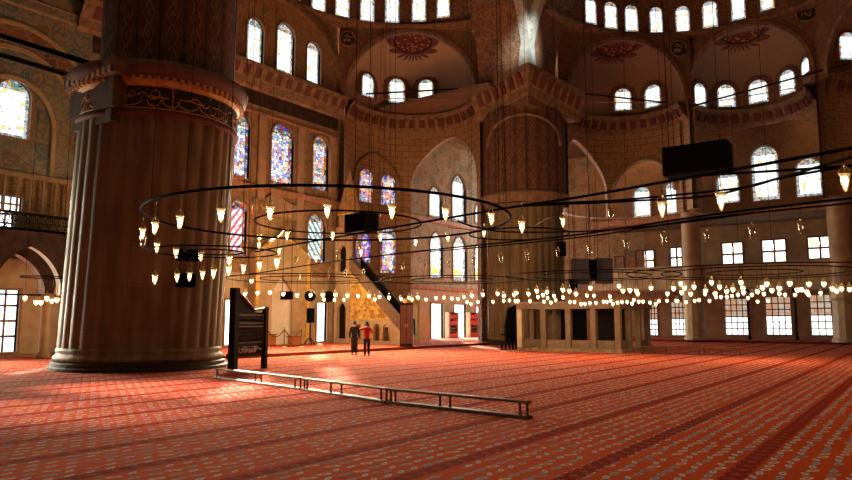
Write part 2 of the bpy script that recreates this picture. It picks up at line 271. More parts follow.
# ------------------------------------------------------------------ mesh building
class MB:
    def __init__(s): s.v = []; s.f = []; s.mi = []; s.uv = {}; s.sm = []
    def face(s, idx, mi=0, uv=None, sm=False):
        s.f.append(tuple(idx)); s.mi.append(mi); s.sm.append(sm)
        if uv: s.uv[len(s.f)-1] = uv
    def quad(s, a, b, c, d, mi=0, uv=None):
        n = len(s.v); s.v += [V(a), V(b), V(c), V(d)]; s.face((n, n+1, n+2, n+3), mi, uv)
    def box(s, lo, hi, mi=0, mat=None):
        x0, y0, z0 = lo; x1, y1, z1 = hi; n = len(s.v)
        P = [(x0,y0,z0),(x1,y0,z0),(x1,y1,z0),(x0,y1,z0),(x0,y0,z1),(x1,y0,z1),(x1,y1,z1),(x0,y1,z1)]
        s.v += [(mat @ V(p)) if mat else V(p) for p in P]
        for q in ((0,3,2,1),(4,5,6,7),(0,1,5,4),(1,2,6,5),(2,3,7,6),(3,0,4,7)): s.face([n+i for i in q], mi)
    def obox(s, c, ux, uy, hx, hy, z0, z1, mi=0):
        """box around centre c (x,y) with horizontal axes ux, uy"""
        n = len(s.v); ux = V((ux[0], ux[1], 0)); uy = V((uy[0], uy[1], 0)); c = V((c[0], c[1], 0))
        for z in (z0, z1):
            for sx, sy in ((-1,-1),(1,-1),(1,1),(-1,1)): s.v.append(c+ux*(sx*hx)+uy*(sy*hy)+V((0,0,z)))
        for q in ((0,3,2,1),(4,5,6,7),(0,1,5,4),(1,2,6,5),(2,3,7,6),(3,0,4,7)): s.face([n+i for i in q], mi)
    def tube(s, pts, r, k=6, mi=0, closed=False, sm=True):
        pts = [V(p) for p in pts]; n0 = len(s.v); N = len(pts)
        for i, p in enumerate(pts):
            a = pts[i-1] if (i > 0 or closed) else p; b = pts[(i+1) % N] if (i < N-1 or closed) else p
            t = (b-a); t = t.normalized() if t.length > 1e-9 else V((0,0,1))
            ref = V((0,0,1)) if abs(t.z) < 0.9 else V((1,0,0))
            u = t.cross(ref).normalized(); w = t.cross(u)
            rr = r[i] if isinstance(r, (list, tuple)) else r
            for j in range(k):
                an = 2*PI*j/k; s.v.append(p+u*(rr*math.cos(an))+w*(rr*math.sin(an)))
        for i in range(N if closed else N-1):
            for j in range(k):
                a = n0+i*k+j; b = n0+i*k+(j+1) % k; c = n0+((i+1) % N)*k+(j+1) % k; d = n0+((i+1) % N)*k+j
                s.face((a, b, c, d), mi, sm=sm)
        if not closed:
            s.face([n0+j for j in range(k)][::-1], mi); s.face([n0+(N-1)*k+j for j in range(k)], mi)
    def lathe(s, prof, c=(0,0,0), k=16, mi=0, a0=0, a1=2*PI, rfun=None, sm=True, mis=None):
        """profile [(r,z)] around vertical axis through c; UV in metres"""
        n0 = len(s.v); full = abs(a1-a0-2*PI) < 1e-6; kk = k if full else k+1
        for (r, z) in prof:
            for j in range(kk):
                an = a0+(a1-a0)*j/k; rr = rfun(r, z, an) if rfun else r
                s.v.append(V((c[0]+rr*math.cos(an), c[1]+rr*math.sin(an), c[2]+z)))
        R = max(r for r, z in prof)
        for i in range(len(prof)-1):
            for j in range(k):
                a = n0+i*kk+j; b = n0+i*kk+(j+1) % kk; cc = n0+(i+1)*kk+(j+1) % kk; d = n0+(i+1)*kk+j
                u0 = R*(a0+(a1-a0)*j/k); u1 = R*(a0+(a1-a0)*(j+1)/k); z0, z1 = c[2]+prof[i][1], c[2]+prof[i+1][1]
                s.face((a, b, cc, d), mis[i] if mis else mi, [(u0,z0),(u1,z0),(u1,z1),(u0,z1)], sm)
    def plate(s, outer, holes, fn, t=0.0, mi=0, jmi=None):
        """flat wall: 2-D outline with holes, fn(u,v,depth)->3-D; t = thickness"""
        loops = [list(outer)]+[list(h) for h in holes]
        tris = tessellate_polygon([[V((u, v, 0)) for u, v in L] for L in loops])
        flat = [p for L in loops for p in L]
        for dep in ((0.0, t) if t else (0.0,)):
            n = len(s.v); s.v += [V(fn(u, v, dep)) for u, v in flat]
            for tr in tris: s.face([n+i for i in tr], mi, [flat[i] for i in tr])
        if t:
            for L in loops:
                for i in range(len(L)):
                    a, b = L[i], L[(i+1) % len(L)]
                    s.quad(fn(*a, 0), fn(*b, 0), fn(*b, t), fn(*a, t), mi if jmi is None else jmi)
    def build(s, name, mats, parent=None, off=None):
        me = bpy.data.meshes.new(name)
        o = V((0, 0, 0))
        if off is not None: o = V(off)
        elif parent is not None: o = root_loc(parent)
        me.from_pydata([tuple(p-o) for p in s.v], [], s.f)
        for mm in (mats if isinstance(mats, (list, tuple)) else [mats]): me.materials.append(M[mm] if isinstance(mm, str) else mm)
        me.polygons.foreach_set('material_index', s.mi)
        me.polygons.foreach_set('use_smooth', s.sm)
        if s.uv:
            l = me.uv_layers.new(name='UVMap').data
            for fi, uvs in s.uv.items():
                p = me.polygons[fi]
                for k, li in enumerate(p.loop_indices): l[li].uv = uvs[k]
        me.validate(); me.update()
        ob = bpy.data.objects.new(name, me); col.objects.link(ob)
        if parent is not None: ob.parent = parent
        return ob
def root_loc(o):
    l = V((0, 0, 0))
    while o is not None: l += o.location; o = o.parent
    return l
def empty(name, loc): 
    o = bpy.data.objects.new(name, None); o.location = loc; o.empty_display_size = 0.2; col.objects.link(o); return o
def tag(o, label, cat, group=None):
    o['label'] = label; o['category'] = cat
    if group: o['group'] = group
    return o
def struct(o): o['kind'] = 'structure'; return o
def arch_pts(cx, zs, hw, zspring, n=14, pointed=0.0, zbase=None):
    """closed outline: from bottom-left up over an arch to bottom-right"""
    z0 = zs if zbase is None else zbase
    P = [(cx-hw, z0), (cx-hw, zspring)]
    for i in range(1, n):
        a = PI-PI*i/n
        x, z = hw*math.cos(a), hw*math.sin(a)
        if pointed: z = z*(1+pointed*(1-abs(x)/hw))
        P.append((cx+x, zspring+z))
    P += [(cx+hw, zspring), (cx+hw, z0)]
    return P

# ------------------------------------------------------------------ windows
WCOUNT = [0]
def window(c, t, n, w, h, kind, top='arch', halo=0.0, bars=None, rev=0.0, frame_mat='jamb', fw=0.14):
    """c = bottom centre on the wall face, t = horizontal direction, n = normal into the room, rev = recess of the glass"""
    WCOUNT[0] += 1
    c, t, n = V(c), V((t[0], t[1], 0)).normalized(), V((n[0], n[1], 0)).normalized()
    hw = w/2; zs = h-hw if top == 'arch' else (h-hw*1.15 if top == 'point' else h)
    if top == 'rect': out = [(-hw, 0), (-hw, h), (hw, h), (hw, 0)]
    else: out = arch_pts(0, 0, hw, zs, 14, 0.15 if top == 'point' else 0.0)
    fn = lambda u, v, d: c + t*u + UPW*v + n*d
    # frame (the window object itself): a raised moulding round the opening
    mb = MB()
    sc_ = (hw+fw)/hw
    o2 = [(-hw-fw, -fw), (-hw-fw, h+fw), (hw+fw, h+fw), (hw+fw, -fw)] if top == 'rect' else arch_pts(0, -fw, hw+fw, zs, 14, 0.15 if top == 'point' else 0.0)
    mb.plate(o2, [out], lambda u, v, d: fn(u, v, 0.1-d), 0.1+rev)
    root = mb.build('window_%d' % WCOUNT[0], frame_mat, off=c); root.location = c; struct(root)
    if halo:
        m2 = MB(); o3 = arch_pts(0, 0, hw+fw+halo, zs, 18, 0.0)
        o3 = [(u*(1+0.05*(i % 2)), v) for i, (u, v) in enumerate(o3)]
        m2.plate(o3, [[(u, max(v, 0.001)) for u, v in o2]] if False else [], lambda u, v, d: fn(u, v, 0.03-d), 0.03)
        m2.build('surround', 'halo', root)
    g = MB(); tris = tessellate_polygon([[V((u, v, 0)) for u, v in out]])
    g.v = [fn(u, v, 0.06-rev) for u, v in out]
    for tr in tris: g.face(tr, 0, [out[i] for i in tr])
    go = g.build('glass', GLASS[kind], root)
    uv2 = go.data.uv_layers.new(name='nrm').data
    for p in go.data.polygons:
        for li in p.loop_indices:
            vi = go.data.loops[li].vertex_index
            uv2[li].uv = (out[vi][0]/hw, out[vi][1]/h)
    # keep voronoi different from window to window
    l = go.data.uv_layers['UVMap'].data; ox = WCOUNT[0]*3.7
    for e in l: e.uv = (e.uv[0]+ox, e.uv[1])
    if bars:
        nx, nz, r, bm = bars; gb = MB()
        for i in range(1, nx):
            u = -hw+w*i/nx; gb.tube([fn(u, 0, 0.09-rev), fn(u, h if top == 'rect' else zs+math.sqrt(max(hw*hw-u*u, 0)), 0.09-rev)], r, 4)
        for j in range(1, nz):
            v = h*j/nz; gb.tube([fn(-hw, v, 0.09-rev), fn(hw, v, 0.09-rev)], r, 4)
        gb.build('grille', bm, root)
    return root
def pxwin(x0, x1, y0, y1, plane, **kw):
    """window whose image box is x0..x1, y0..y1, standing in a wall: plane = ('y',Y) or ('x',X)"""
    f = (lambda a, b: on_y(a, b, plane[1])) if plane[0] == 'y' else (lambda a, b: on_x(a, b, plane[1]))
    xm = (x0+x1)/2; P0 = f(xm, y1); P1 = f(xm, y0); w = (f(x1, y1)-f(x0, y1)); w = math.hypot(w.x, w.y); h = P1.z-P0.z
    return P0, w, h
holes = {'qibla': [], 'hall_right': [], 'aisle_right': []}

# ------------------------------------------------------------------ setting: floor
fl = MB(); fl.quad((-60, -45, 0), (38.4, -45, 0), (38.4, 28.4, 0), (-60, 28.4, 0))
struct(fl.build('floor', 'carpet'))
QY = 28.0
# raised carpeted platform along the qibla wall and along the side aisle
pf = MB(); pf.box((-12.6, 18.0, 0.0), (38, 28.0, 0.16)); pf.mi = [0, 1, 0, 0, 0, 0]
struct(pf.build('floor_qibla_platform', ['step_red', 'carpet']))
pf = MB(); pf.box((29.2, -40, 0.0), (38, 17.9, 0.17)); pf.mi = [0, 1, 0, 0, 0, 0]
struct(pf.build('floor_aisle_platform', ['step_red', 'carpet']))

# ------------------------------------------------------------------ qibla wall (plane y = 28)
QW = [  # x0,x1,y0,y1,kind,top
 (246,263,18,63,'white','arch'), (276,294,23,73,'white','arch'), (306,320,42,83,'white','arch'),
 (233,249,115,178,'blue','arch'), (270,293,124,186,'blue','arch'), (312,328,136,190,'colour','arch'),
 (229,246,200,255,'stripe','arch'), (307,325,214,262,'green','arch'),
 (429,442,186,217,'white','point'), (452,466,175,222,'white','point'), (475,488,200,224,'white','point'),
 (430,443,232,278,'yellow','point'), (453,467,236,281,'yellow','point'), (475,488,240,283,'yellow','point'),
 (431,443,304,339,'door','rect'), (454,466,305,339,'door','rect'), (476,487,307,339,'door','rect'),
 (316,326,303,341,'door','rect'), (300.5,305.5,303,338,'door','rect'), (223.5,231,300,345,'door','rect'),
 (-6,29,79,137,'white','arch'), (-8,15.5,290,352,'plain','rect'), (-6,21,196,210,'plain','rect'), (-8,13,214,230,'plain','rect'),
]
wins = []
for (x0, x1, y0, y1, kind, top) in QW:
    P0, w, h = pxwin(x0, x1, y0, y1, ('y', QY)); wins.append((P0, w, h, kind, top))
# further windows of the same tiers, hidden behind the near pier from here
for X in (-6.2, -9.9): wins.append((V((X, QY, 6.15)), 1.55, 3.6, 'stripe', 'arch'))
for X in (-6.0, -9.6): wins.append((V((X, QY, 11.4)), 1.8, 4.3, 'blue', 'arch'))
for X in (-8.0,): wins.append((V((X, QY, 0.2)), 1.5, 3.2, 'door', 'rect'))
hl = []
for (P, w, h, kind, top) in wins:
    hw = w/2
    if top == 'rect': hl.append([(P.x-hw, P.z), (P.x-hw, P.z+h), (P.x+hw, P.z+h), (P.x+hw, P.z)])
    else: hl.append(arch_pts(P.x, P.z, hw, P.z+h-hw*(1.15 if top == 'point' else 1), 14, 0.15 if top == 'point' else 0))
    barsd = None
    if kind == 'plain' and P.x < -10: barsd = (2, 4, 0.06, 'red_wood') if P.z < 3 else (3, 2, 0.05, 'jamb')
    window((P.x, QY, P.z), (1, 0), (0, -1), w, h, kind, top, rev=0.3, bars=barsd, fw=0.12)
def qw(u, v, d): return (u, QY+d, v)
mb = MB()
# keep one outline; lower openings that reach the floor are holes just above it
for h_ in hl:
    for i, (u, v) in enumerate(h_): h_[i] = (u, max(v, 0.02))
hl_l = [h for h in hl if h[0][0] < 7.2]; hl_r = [h for h in hl if h[0][0] >= 7.2]
mb.plate([(-45, 0.0), (-45, 27.5), (7.2, 27.5), (7.2, 0.0)], hl_l, qw, 0.6, 0, 1)
mb.plate([(13.45, 0.0), (13.45, 19.6), (38.3, 19.6), (38.3, 0.0)], hl_r, qw, 0.6, 0, 1)
struct(mb.build('wall_qibla', ['wall', 'jamb']))
# pale painted corner-bay face and blue-green left bay: plaster skins on the same wall
def skin(name, x0, x1, z0, z1, mat, avoid):
    hs = [h for h in avoid if min(u for u, v in h) > x0 and max(u for u, v in h) < x1 and min(v for u, v in h) > z0 and max(v for u, v in h) < z1]
    m_ = MB(); m_.plate([(x0, z0), (x0, z1), (x1, z1), (x1, z0)], hs, lambda u, v, d: (u, QY-0.03+d, v), 0.02); return struct(m_.build(name, mat))
skin('wall_qibla_corner_bay', 14.6, 36, 5.0, 19.0, 'wall_pale', hl)
skin('wall_qibla_left_bay', -40, -11.8, 9.2, 26, 'wall_green', hl)
skin('wall_qibla_dado_left', -40, 7.2, 0.17, 5.0, 'marble', [[(u, max(v, 0.2)) for u, v in h] for h in hl])
skin('wall_qibla_dado_right', 13.5, 36, 0.17, 5.0, 'marble', [[(u, max(v, 0.2)) for u, v in h] for h in hl])

def sweep(name, path, prof, mats, dent=None, closed=False):
    """moulding: profile [(out, z)] swept along a horizontal path of (x,y) with the room on the left-hand normal side"""
    P = [V((p[0], p[1], p[2] if len(p) > 2 else 0)) for p in path]; m_ = MB(); N = len(P); nor = []
    for i in range(N):
        a = P[max(i-1, 0)]; b = P[min(i+1, N-1)]; t = (b-a); t.z = 0; t.normalize(); n = V((t.y, -t.x, 0)); nor.append(n)
    for i in range(N-1):
        for k in range(len(prof)-1):
            (o0, z0), (o1, z1) = prof[k], prof[k+1]
            m_.quad(P[i]+nor[i]*o0+UPW*z0, P[i+1]+nor[i+1]*o0+UPW*z0, P[i+1]+nor[i+1]*o1+UPW*z1, P[i]+nor[i]*o1+UPW*z1, k % 2 if len(mats) > 2 else 0)
    if dent:
        step, w_, z0, z1, o0, o1 = dent; acc = 0.0
        for i in range(N-1):
            L = (P[i+1]-P[i]).length; t = (P[i+1]-P[i])/L; n = V((t.y, -t.x, 0)).normalized(); s = -acc
            while s+step <= L+1e-6:
                s += step
                c = P[i]+t*s
                a0, a1 = c-t*(w_/2), c+t*(w_/2)
                m_.quad(a0+n*o0+UPW*z0*1.0, a1+n*o0+UPW*z0, a1+n*o1+UPW*z1, a0+n*o1+UPW*z1, 1)
                m_.quad(a0+n*(o0-0.2)+UPW*z0, a0+n*o0+UPW*z0, a0+n*o1+UPW*z1, a0+n*(o1-0.3)+UPW*z1, 1)
                m_.quad(a1+n*(o0-0.2)+UPW*z0, a1+n*o0+UPW*z0, a1+n*o1+UPW*z1, a1+n*(o1-0.3)+UPW*z1, 1)
            acc = L-s if s > -acc else acc+L
    return struct(m_.build(name, mats))
CORN = [(0.02, 18.1), (0.12, 18.25), (0.2, 18.3), (0.5, 19.0), (0.75, 19.3), (0.8, 19.55), (0.0, 19.6)]
DENT = (0.95, 0.5, 18.45, 19.1, 0.45, 0.72)
ARC1C, ARC1R = (10.8, 23.05), 5.36
def arcpath(c, r, a0, a1, n=30): return [(c[0]+r*math.cos(math.radians(a0+(a1-a0)*i/n)), c[1]+r*math.sin(math.radians(a0+(a1-a0)*i/n))) for i in range(n+1)]
sweep('trim_1', [(-14, QY-0.02), (7.3, QY-0.02)], [(0, 17.75), (0.25, 17.9), (0.35, 18.4), (0.8, 19.2), (0.85, 19.45), (0, 19.5)], ['cornice', 'cornice_dark'], (0.95, 0.5, 18.5, 19.15, 0.45, 0.8))
sweep('trim_2', [(-13, QY-0.03), (7.0, QY-0.03)], [(0, 16.75), (0.05, 16.8), (0.05, 17.7), (0, 17.75)], ['frieze'])
sweep('trim_3', [(-13, QY-0.03), (7.1, QY-0.03)], [(0, 10.65), (0.25, 10.75), (0.3, 11.05), (0, 11.1)], ['ledge'])
sweep('trim_4', [(14.9, QY-0.03), (36, QY-0.03)], [(0, 10.85), (0.25, 10.95), (0.3, 11.3), (0, 11.35)], ['ledge'])
sweep('trim_5', [(14.9, QY-0.03), (36, QY-0.03)], [(0, 4.6), (0.2, 4.7), (0.22, 5.0), (0, 5.05)], ['ledge'])
sweep('trim_6', [(-11, QY-0.03), (7.1, QY-0.03)], [(0, 16.1), (0.12, 16.15), (0.12, 16.3), (0, 16.35)], ['ledge'])
# pilaster strips between the windows of the centre bay
for i, X in enumerate((-4.1, 2.95, 6.4, -0.75)):
    m_ = MB(); m_.box((X-0.32, QY-0.22, 4.9), (X+0.32, QY, 16.1)); struct(m_.build('trim_%d' % (7+i), 'stone'))

# ------------------------------------------------------------------ exedrae
def cylwall(name, c, r, a0, a1, z0, z1, ops, mat, n=72, t=0.5, jm='jamb'):
    """upright cylinder wall seen from inside; ops: (amin, amax, zsill, ztopfun)"""
    m_ = MB(); A = [a0+(a1-a0)*i/n for i in range(n+1)]
    for op in ops: A += [op[0], op[1]]
    A = sorted(set(round(a, 4) for a in A))
    P = lambda a, z, rr: (c[0]+rr*math.cos(math.radians(a)), c[1]+rr*math.sin(math.radians(a)), z)
    for i in range(len(A)-1):
        a, b = A[i], A[i+1]; mid = (a+b)/2; u0, u1 = math.radians(a)*r, math.radians(b)*r
        segs = [((z0, z0), (z1, z1))]
        for (o0, o1, zs, ft) in ops:
            if o0 < mid < o1:
                ta, tb = ft(a), ft(b)
                segs = ([((z0, z0), (zs, zs))] if zs > z0 else []) + [((ta, tb), (z1, z1))]
                m_.quad(P(a, ta, r), P(b, tb, r), P(b, tb, r+t), P(a, ta, r+t), 1)
        for (lo, hi) in segs:
            m_.quad(P(a, lo[0], r), P(b, lo[1], r), P(b, hi[1], r), P(a, hi[0], r), 0, [(u0, lo[0]), (u1, lo[1]), (u1, hi[1]), (u0, hi[0])])
            m_.quad(P(a, lo[0], r+t), P(b, lo[1], r+t), P(b, hi[1], r+t), P(a, hi[0], r+t), 0, [(u0, lo[0]), (u1, lo[1]), (u1, hi[1]), (u0, hi[0])])
        m_.quad(P(a, z0, r), P(b, z0, r), P(b, z0, r+t), P(a, z0, r+t), 0)
    for (o0, o1, zs, ft) in ops:
        for a in (o0, o1): m_.quad(P(a, zs, r), P(a, zs, r+t), P(a, ft(a), r+t), P(a, ft(a), r), 1)
    return struct(m_.build(name, [mat, jm]))
def archtop(o0, o1, zspring, zapex, point=0.0):
    h = (o1-o0)/2; m = (o0+o1)/2
    def f(a):
        q = min(1, abs(a-m)/h); return zspring+(zapex-zspring)*((1-point)*math.sqrt(max(0, 1-q*q))+point*(1-q**1.5))
    return f
def ang(px, py, c, r): P = on_cyl(px, py, c, r); return math.degrees(math.atan2(P.y-c[1], P.x-c[0]))
def mat_conch(name, pc, base):
    """cream plaster with a painted medallion and a crown of points round pc (object space)"""
    m, nt = new_mat(name); b = NB(nt)
    tc = b.n('ShaderNodeTexCoord').outputs['Object']
    dv = b.n('ShaderNodeVectorMath', {0: tc, 1: tuple(pc)}, operation='SUBTRACT').outputs[0]
    d = b.n('ShaderNodeVectorMath', {0: dv}, operation='LENGTH').outputs[1] if False else b.n('ShaderNodeVectorMath', {0: dv}, operation='LENGTH').outputs['Value']
    s = b.n('ShaderNodeSeparateXYZ', {0: dv})
    an = b.m('ARCTAN2', b.m('MULTIPLY', s.outputs[2], 1.6), b.m('SUBTRACT', b.m('MULTIPLY', s.outputs[0], -pc[1]/max(0.1, math.hypot(pc[0], pc[1]))), b.m('MULTIPLY', s.outputs[1], -pc[0]/max(0.1, math.hypot(pc[0], pc[1])))))
    spk = b.m('MULTIPLY', b.m('ABSOLUTE', b.m('SINE', b.m('MULTIPLY', an, 9.0))), 0.55)
    vo = b.n('ShaderNodeTexVoronoi', {'Vector': tc, 'Scale': 3.2}).outputs['Distance']
    med = b.mix(b.m('LESS_THAN', vo, 0.35), (0.16, 0.035, 0.02, 1), (0.52, 0.20, 0.08, 1))
    no = b.n('ShaderNodeTexNoise', {'Vector': tc, 'Scale': 0.7, 'Detail': 4.0}).outputs[0]
    c = b.ramp(no, [(0.3, tuple(x*0.85 for x in base)), (0.7, base)])
    c = b.mix(b.m('LESS_THAN', d, b.m('ADD', 1.75, spk)), c, (0.17, 0.06, 0.05, 1))
    c = b.mix(b.m('LESS_THAN', d, 1.65), c, (0.03, 0.02, 0.02, 1))
    c = b.mix(b.m('LESS_THAN', d, 1.5), c, med)
    b.out(b.bsdf(c, 0.8, 0, 0.2)); return m
TRIM = [20]
def conch(A, B, zbase, zapex, nm, base, medpx, winpx, ringc, ringr):
    A, B = V((A[0], A[1], 0)), V((B[0], B[1], 0)); mid = (A+B)/2; R = (B-A).length/2; t = (B-A).normalized(); n = V((-t.y, t.x, 0))
    if n.dot(mid-V((ringc[0], ringc[1], 0))) < 0: n = -n
    zs = zapex-R; c = V((mid.x, mid.y, zs))
    m_ = MB(); K = 40; L = 14
    for i in range(K):
        p0, p1 = PI*i/K, PI*(i+1)/K
        def pt(ph, el, base_=False):
            return c + (t*math.cos(ph)+n*math.sin(ph))*(R*max(0.0, math.cos(el))**0.5) + UPW*(R*math.sin(el))
        if zs > zbase:
            a, b = pt(p0, 0), pt(p1, 0); m_.quad(V((a.x, a.y, zbase)), V((b.x, b.y, zbase)), b, a)
        for j in range(L):
            e0, e1 = PI/2*j/L, PI/2*(j+1)/L
            m_.quad(pt(p0, e0), pt(p1, e0), pt(p1, e1), pt(p0, e1))
    for k in range(len(m_.sm)): m_.sm[k] = True
    mp = on_sph(medpx[0], medpx[1], c, R)-c
    o = m_.build('ceiling_conch_'+nm, mat_conch('conch_plaster_'+nm, mp, base), off=c); o.location = c; struct(o)
    # painted arch band round the mouth, and the spandrel above it up to the semi-dome ring
    fn = lambda u, v, d: mid + t*u + UPW*v + n*d
    outer = [(-R-0.5, zbase)]+[(-R-0.5, 25.35), (R+0.5, 25.35), (R+0.5, zbase)]
    hole = [(u*0.999, v) for u, v in arch_pts(0, zbase+0.01, R, zs, 32)]
    m_ = MB(); m_.plate(outer, [hole], lambda u, v, d: fn(u, v, d-0.1), 0.2); struct(m_.build('wall_spandrel_'+nm, 'spandrel'))
    for (ro, ri, dd, mt) in ((0.02, -0.28, -0.32, 'cornice'), (0.34, 0.02, -0.2, 'halo')):
        m_ = MB(); K2 = 36; pa = [(-1, zbase)]+[None]
        ptsA = [(-R-ro, zbase)]+[((R+ro)*math.cos(PI-PI*i/K2), zs+(R+ro)*math.sin(PI-PI*i/K2)) for i in range(K2+1)]+[(R+ro, zbase)]
        ptsB = [(-R-ri, zbase)]+[((R+ri)*math.cos(PI-PI*i/K2), zs+(R+ri)*math.sin(PI-PI*i/K2)) for i in range(K2+1)]+[(R+ri, zbase)]
        for i in range(len(ptsA)-1):
            a, b, c2, d2 = ptsA[i], ptsA[i+1], ptsB[i+1], ptsB[i]
            m_.quad(fn(*a, dd), fn(*b, dd), fn(*c2, dd), fn(*d2, dd)); m_.quad(fn(*d2, dd), fn(*c2, dd), fn(*c2, 0.1), fn(*d2, 0.1)); m_.quad(fn(*a, dd), fn(*b, dd), fn(*b, 0.1), fn(*a, 0.1))
        TRIM[0] += 1; struct(m_.build('trim_%d' % TRIM[0], mt))
    for (x0, x1, y0, y1, kind) in winpx:
        xm = (x0+x1)/2
        Pm = on_sph(xm, (y0+y1)/2, c, R-0.12) if True else None
        if Pm.z < zs: Pm = on_cyl(xm, (y0+y1)/2, (c.x, c.y), R-0.12)
        rad = V((Pm.x-c.x, Pm.y-c.y, 0)).normalized(); zt_ = max(0.0, min(0.97, (on_sph(xm, y0, c, R-0.3).z-zs)/R)); rr = R*math.sqrt(math.sqrt(1-zt_*zt_))-0.16
        # upright window whose face passes just inside the shell
        P0 = on_cyl(xm, y1, (c.x, c.y), rr); rad = V((P0.x-c.x, P0.y-c.y, 0)).normalized(); tt = V((-rad.y, rad.x, 0))
        h_ = on_cyl(xm, y0, (c.x, c.y), rr).z-P0.z; dl = (P0-CAM).length; foc = abs(ray(xm, y1).normalized().dot(rad))
        w = (x1-x0)/FPX*dl/max(foc, 0.55)
        window(P0, tt, -rad, min(w, 1.5), h_, kind, 'arch', halo=0.38, fw=0.08)
    return c, R, t, n, mid
# qibla-side exedra beside the far pier
c1, R1, t1, n1, mid1 = conch((7.2, 27.45), (14.1, 19.1), 19.45, 25.2, 'qibla', (0.56, 0.36, 0.22), (413, 44),
    [(360,374.5,74,97,'white'), (389,404,79,103,'white'), (419,433,80,102,'white')], (1.1, 16.4), 11.65)
ARC1C, ARC1R = (c1.x, c1.y), R1
aL, aR = ang(411, 200, ARC1C, ARC1R), ang(477, 200, ARC1C, ARC1R)
op1 = (aR, aL, 0.16, archtop(aR, aL, 13.6, 17.5, 0.45))
cylwall('wall_exedra_qibla', ARC1C, ARC1R, -50, 128, 0, 19.5, [op1], 'tiles', 90)
sweep('trim_30', list(reversed(arcpath(ARC1C, ARC1R, -52, 128, 46)))[::1], CORN, ['cornice', 'cornice_dark'], DENT)
sweep('trim_31', list(reversed(arcpath(ARC1C, ARC1R, aL+1, 126, 24))), [(0, 10.65), (0.25, 10.75), (0.3, 11.05), (0, 11.1)], ['ledge'])
for (x0, x1, y0, y1, kind) in ((358.7,372,169,202,'colour'), (380.7,394.7,175,205,'colour'), (355,370,233,262,'violet'), (380,395,228,273,'blue')):
    xm = (x0+x1)/2; P0 = on_cyl(xm, y1, ARC1C, ARC1R-0.02); rad = V((P0.x-ARC1C[0], P0.y-ARC1C[1], 0)).normalized(); tt = V((-rad.y, rad.x, 0))
    def onp(px, py): d = ray(px, py); return CAM+d*((P0-CAM).dot(rad)/d.dot(rad))
    P1 = onp(xm, y0); w = abs((onp(x1, y1)-onp(x0, y1)).dot(tt))
    window(P0, tt, -rad, w, P1.z-P0.z, kind, 'arch', fw=0.1)
# shallow painted arch round the pair of windows
m_ = MB(); 
a_l, a_r = ang(352, 180, ARC1C, ARC1R), ang(402, 180, ARC1C, ARC1R)
for dr, off in ((0.1, 0),):
    pts = []
    for i in range(25):
        a = a_r+(a_l-a_r)*i/24; z = archtop(a_r, a_l, 13.0, 16.0, 0.3)(a); r_ = ARC1R-dr
        pts.append((ARC1C[0]+r_*math.cos(math.radians(a)), ARC1C[1]+r_*math.sin(math.radians(a)), z))
    pts = [(pts[0][0], pts[0][1], 11.1)]+pts+[(pts[-1][0], pts[-1][1], 11.1)]
    m_.tube(pts, 0.12, 6)
struct(m_.build('trim_32', 'cornice'))
# right-hand side exedrae
RC = (14.0, 1.3)
E1, E2 = on_z(565, 101, 19.5), on_z(686, 103, 19.5)
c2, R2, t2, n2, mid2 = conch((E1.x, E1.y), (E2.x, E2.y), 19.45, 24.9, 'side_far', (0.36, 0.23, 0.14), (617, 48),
    [(616,630.5,89,110.5,'white'), (646,661,85,107,'white')], RC, 11.4)
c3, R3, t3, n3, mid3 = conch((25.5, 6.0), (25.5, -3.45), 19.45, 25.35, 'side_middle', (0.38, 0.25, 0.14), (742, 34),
    [(694,706,84,106,'white'), (719,734,85,107,'white'), (751,767,80,103,'white'), (781,796,70,94,'white'), (802,811,57,74,'white')], RC, 11.4)
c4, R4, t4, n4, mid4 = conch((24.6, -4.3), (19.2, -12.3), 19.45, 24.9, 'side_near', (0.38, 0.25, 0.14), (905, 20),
    [(842,857,33,60,'white')], RC, 11.4)
sC2, sC3, sC4 = (c2.x, c2.y), (c3.x, c3.y), (c4.x, c4.y)
b0 = math.degrees(math.atan2(n2.y, n2.x)); b3 = math.degrees(math.atan2(n4.y, n4.x))
l1, r1_ = ang(563, 185, sC2, R2), ang(607, 185, sC2, R2); l2, r2_ = ang(612, 190, sC2, R2), ang(676, 190, sC2, R2)
za = on_cyl(581, 141, sC2, R2).z; zb = on_cyl(645, 160, sC2, R2).z
lo = lambda a, b: (min(a, b), max(a, b))
oA = lo(l1, r1_); oB = lo(l2, r2_)
cylwall('wall_exedra_side_far', sC2, R2, b0-95, b0+95, 10.7, 19.5, [(oA[0], oA[1], 10.7, archtop(*oA, za-4.2, za, 0.45)), (oB[0], oB[1], 10.7, archtop(*oB, zb-3.0, zb, 0.2))], 'tiles', 80)
# pale archivolt round the second opening
m_ = MB(); f2 = archtop(*oB, zb-3.0, zb, 0.2); pts = []
for i in range(29):
    a = oB[0]+(oB[1]-oB[0])*i/28; r_ = R2-0.06; pts.append((sC2[0]+r_*math.cos(math.radians(a)), sC2[1]+r_*math.sin(math.radians(a)), f2(a)))
m_.tube(pts, 0.2, 6); struct(m_.build('trim_33', 'marble'))
sweep('trim_34', list(reversed(arcpath(sC2, R2, b0-93, b0+93, 40))), CORN, ['cornice', 'cornice_dark'], DENT)
mL, mR = ang(702, 180, sC3, R3), ang(824, 175, sC3, R3); oC = lo(mL, mR)
zc = on_cyl(764, 123, sC3, R3).z
cylwall('wall_exedra_side_middle', sC3, R3, -95, 95, 10.7, 19.5, [(oC[0], oC[1], 10.7, archtop(*oC, zc-4.3, zc, 0.15))], 'tiles', 80)
sweep('trim_35', list(reversed(arcpath(sC3, R3, -94, 94, 40))), CORN, ['cornice', 'cornice_dark'], DENT)
cylwall('wall_exedra_side_near', sC4, R4, b3-95, b3+95, 10.7, 19.5, [], 'tiles', 60)
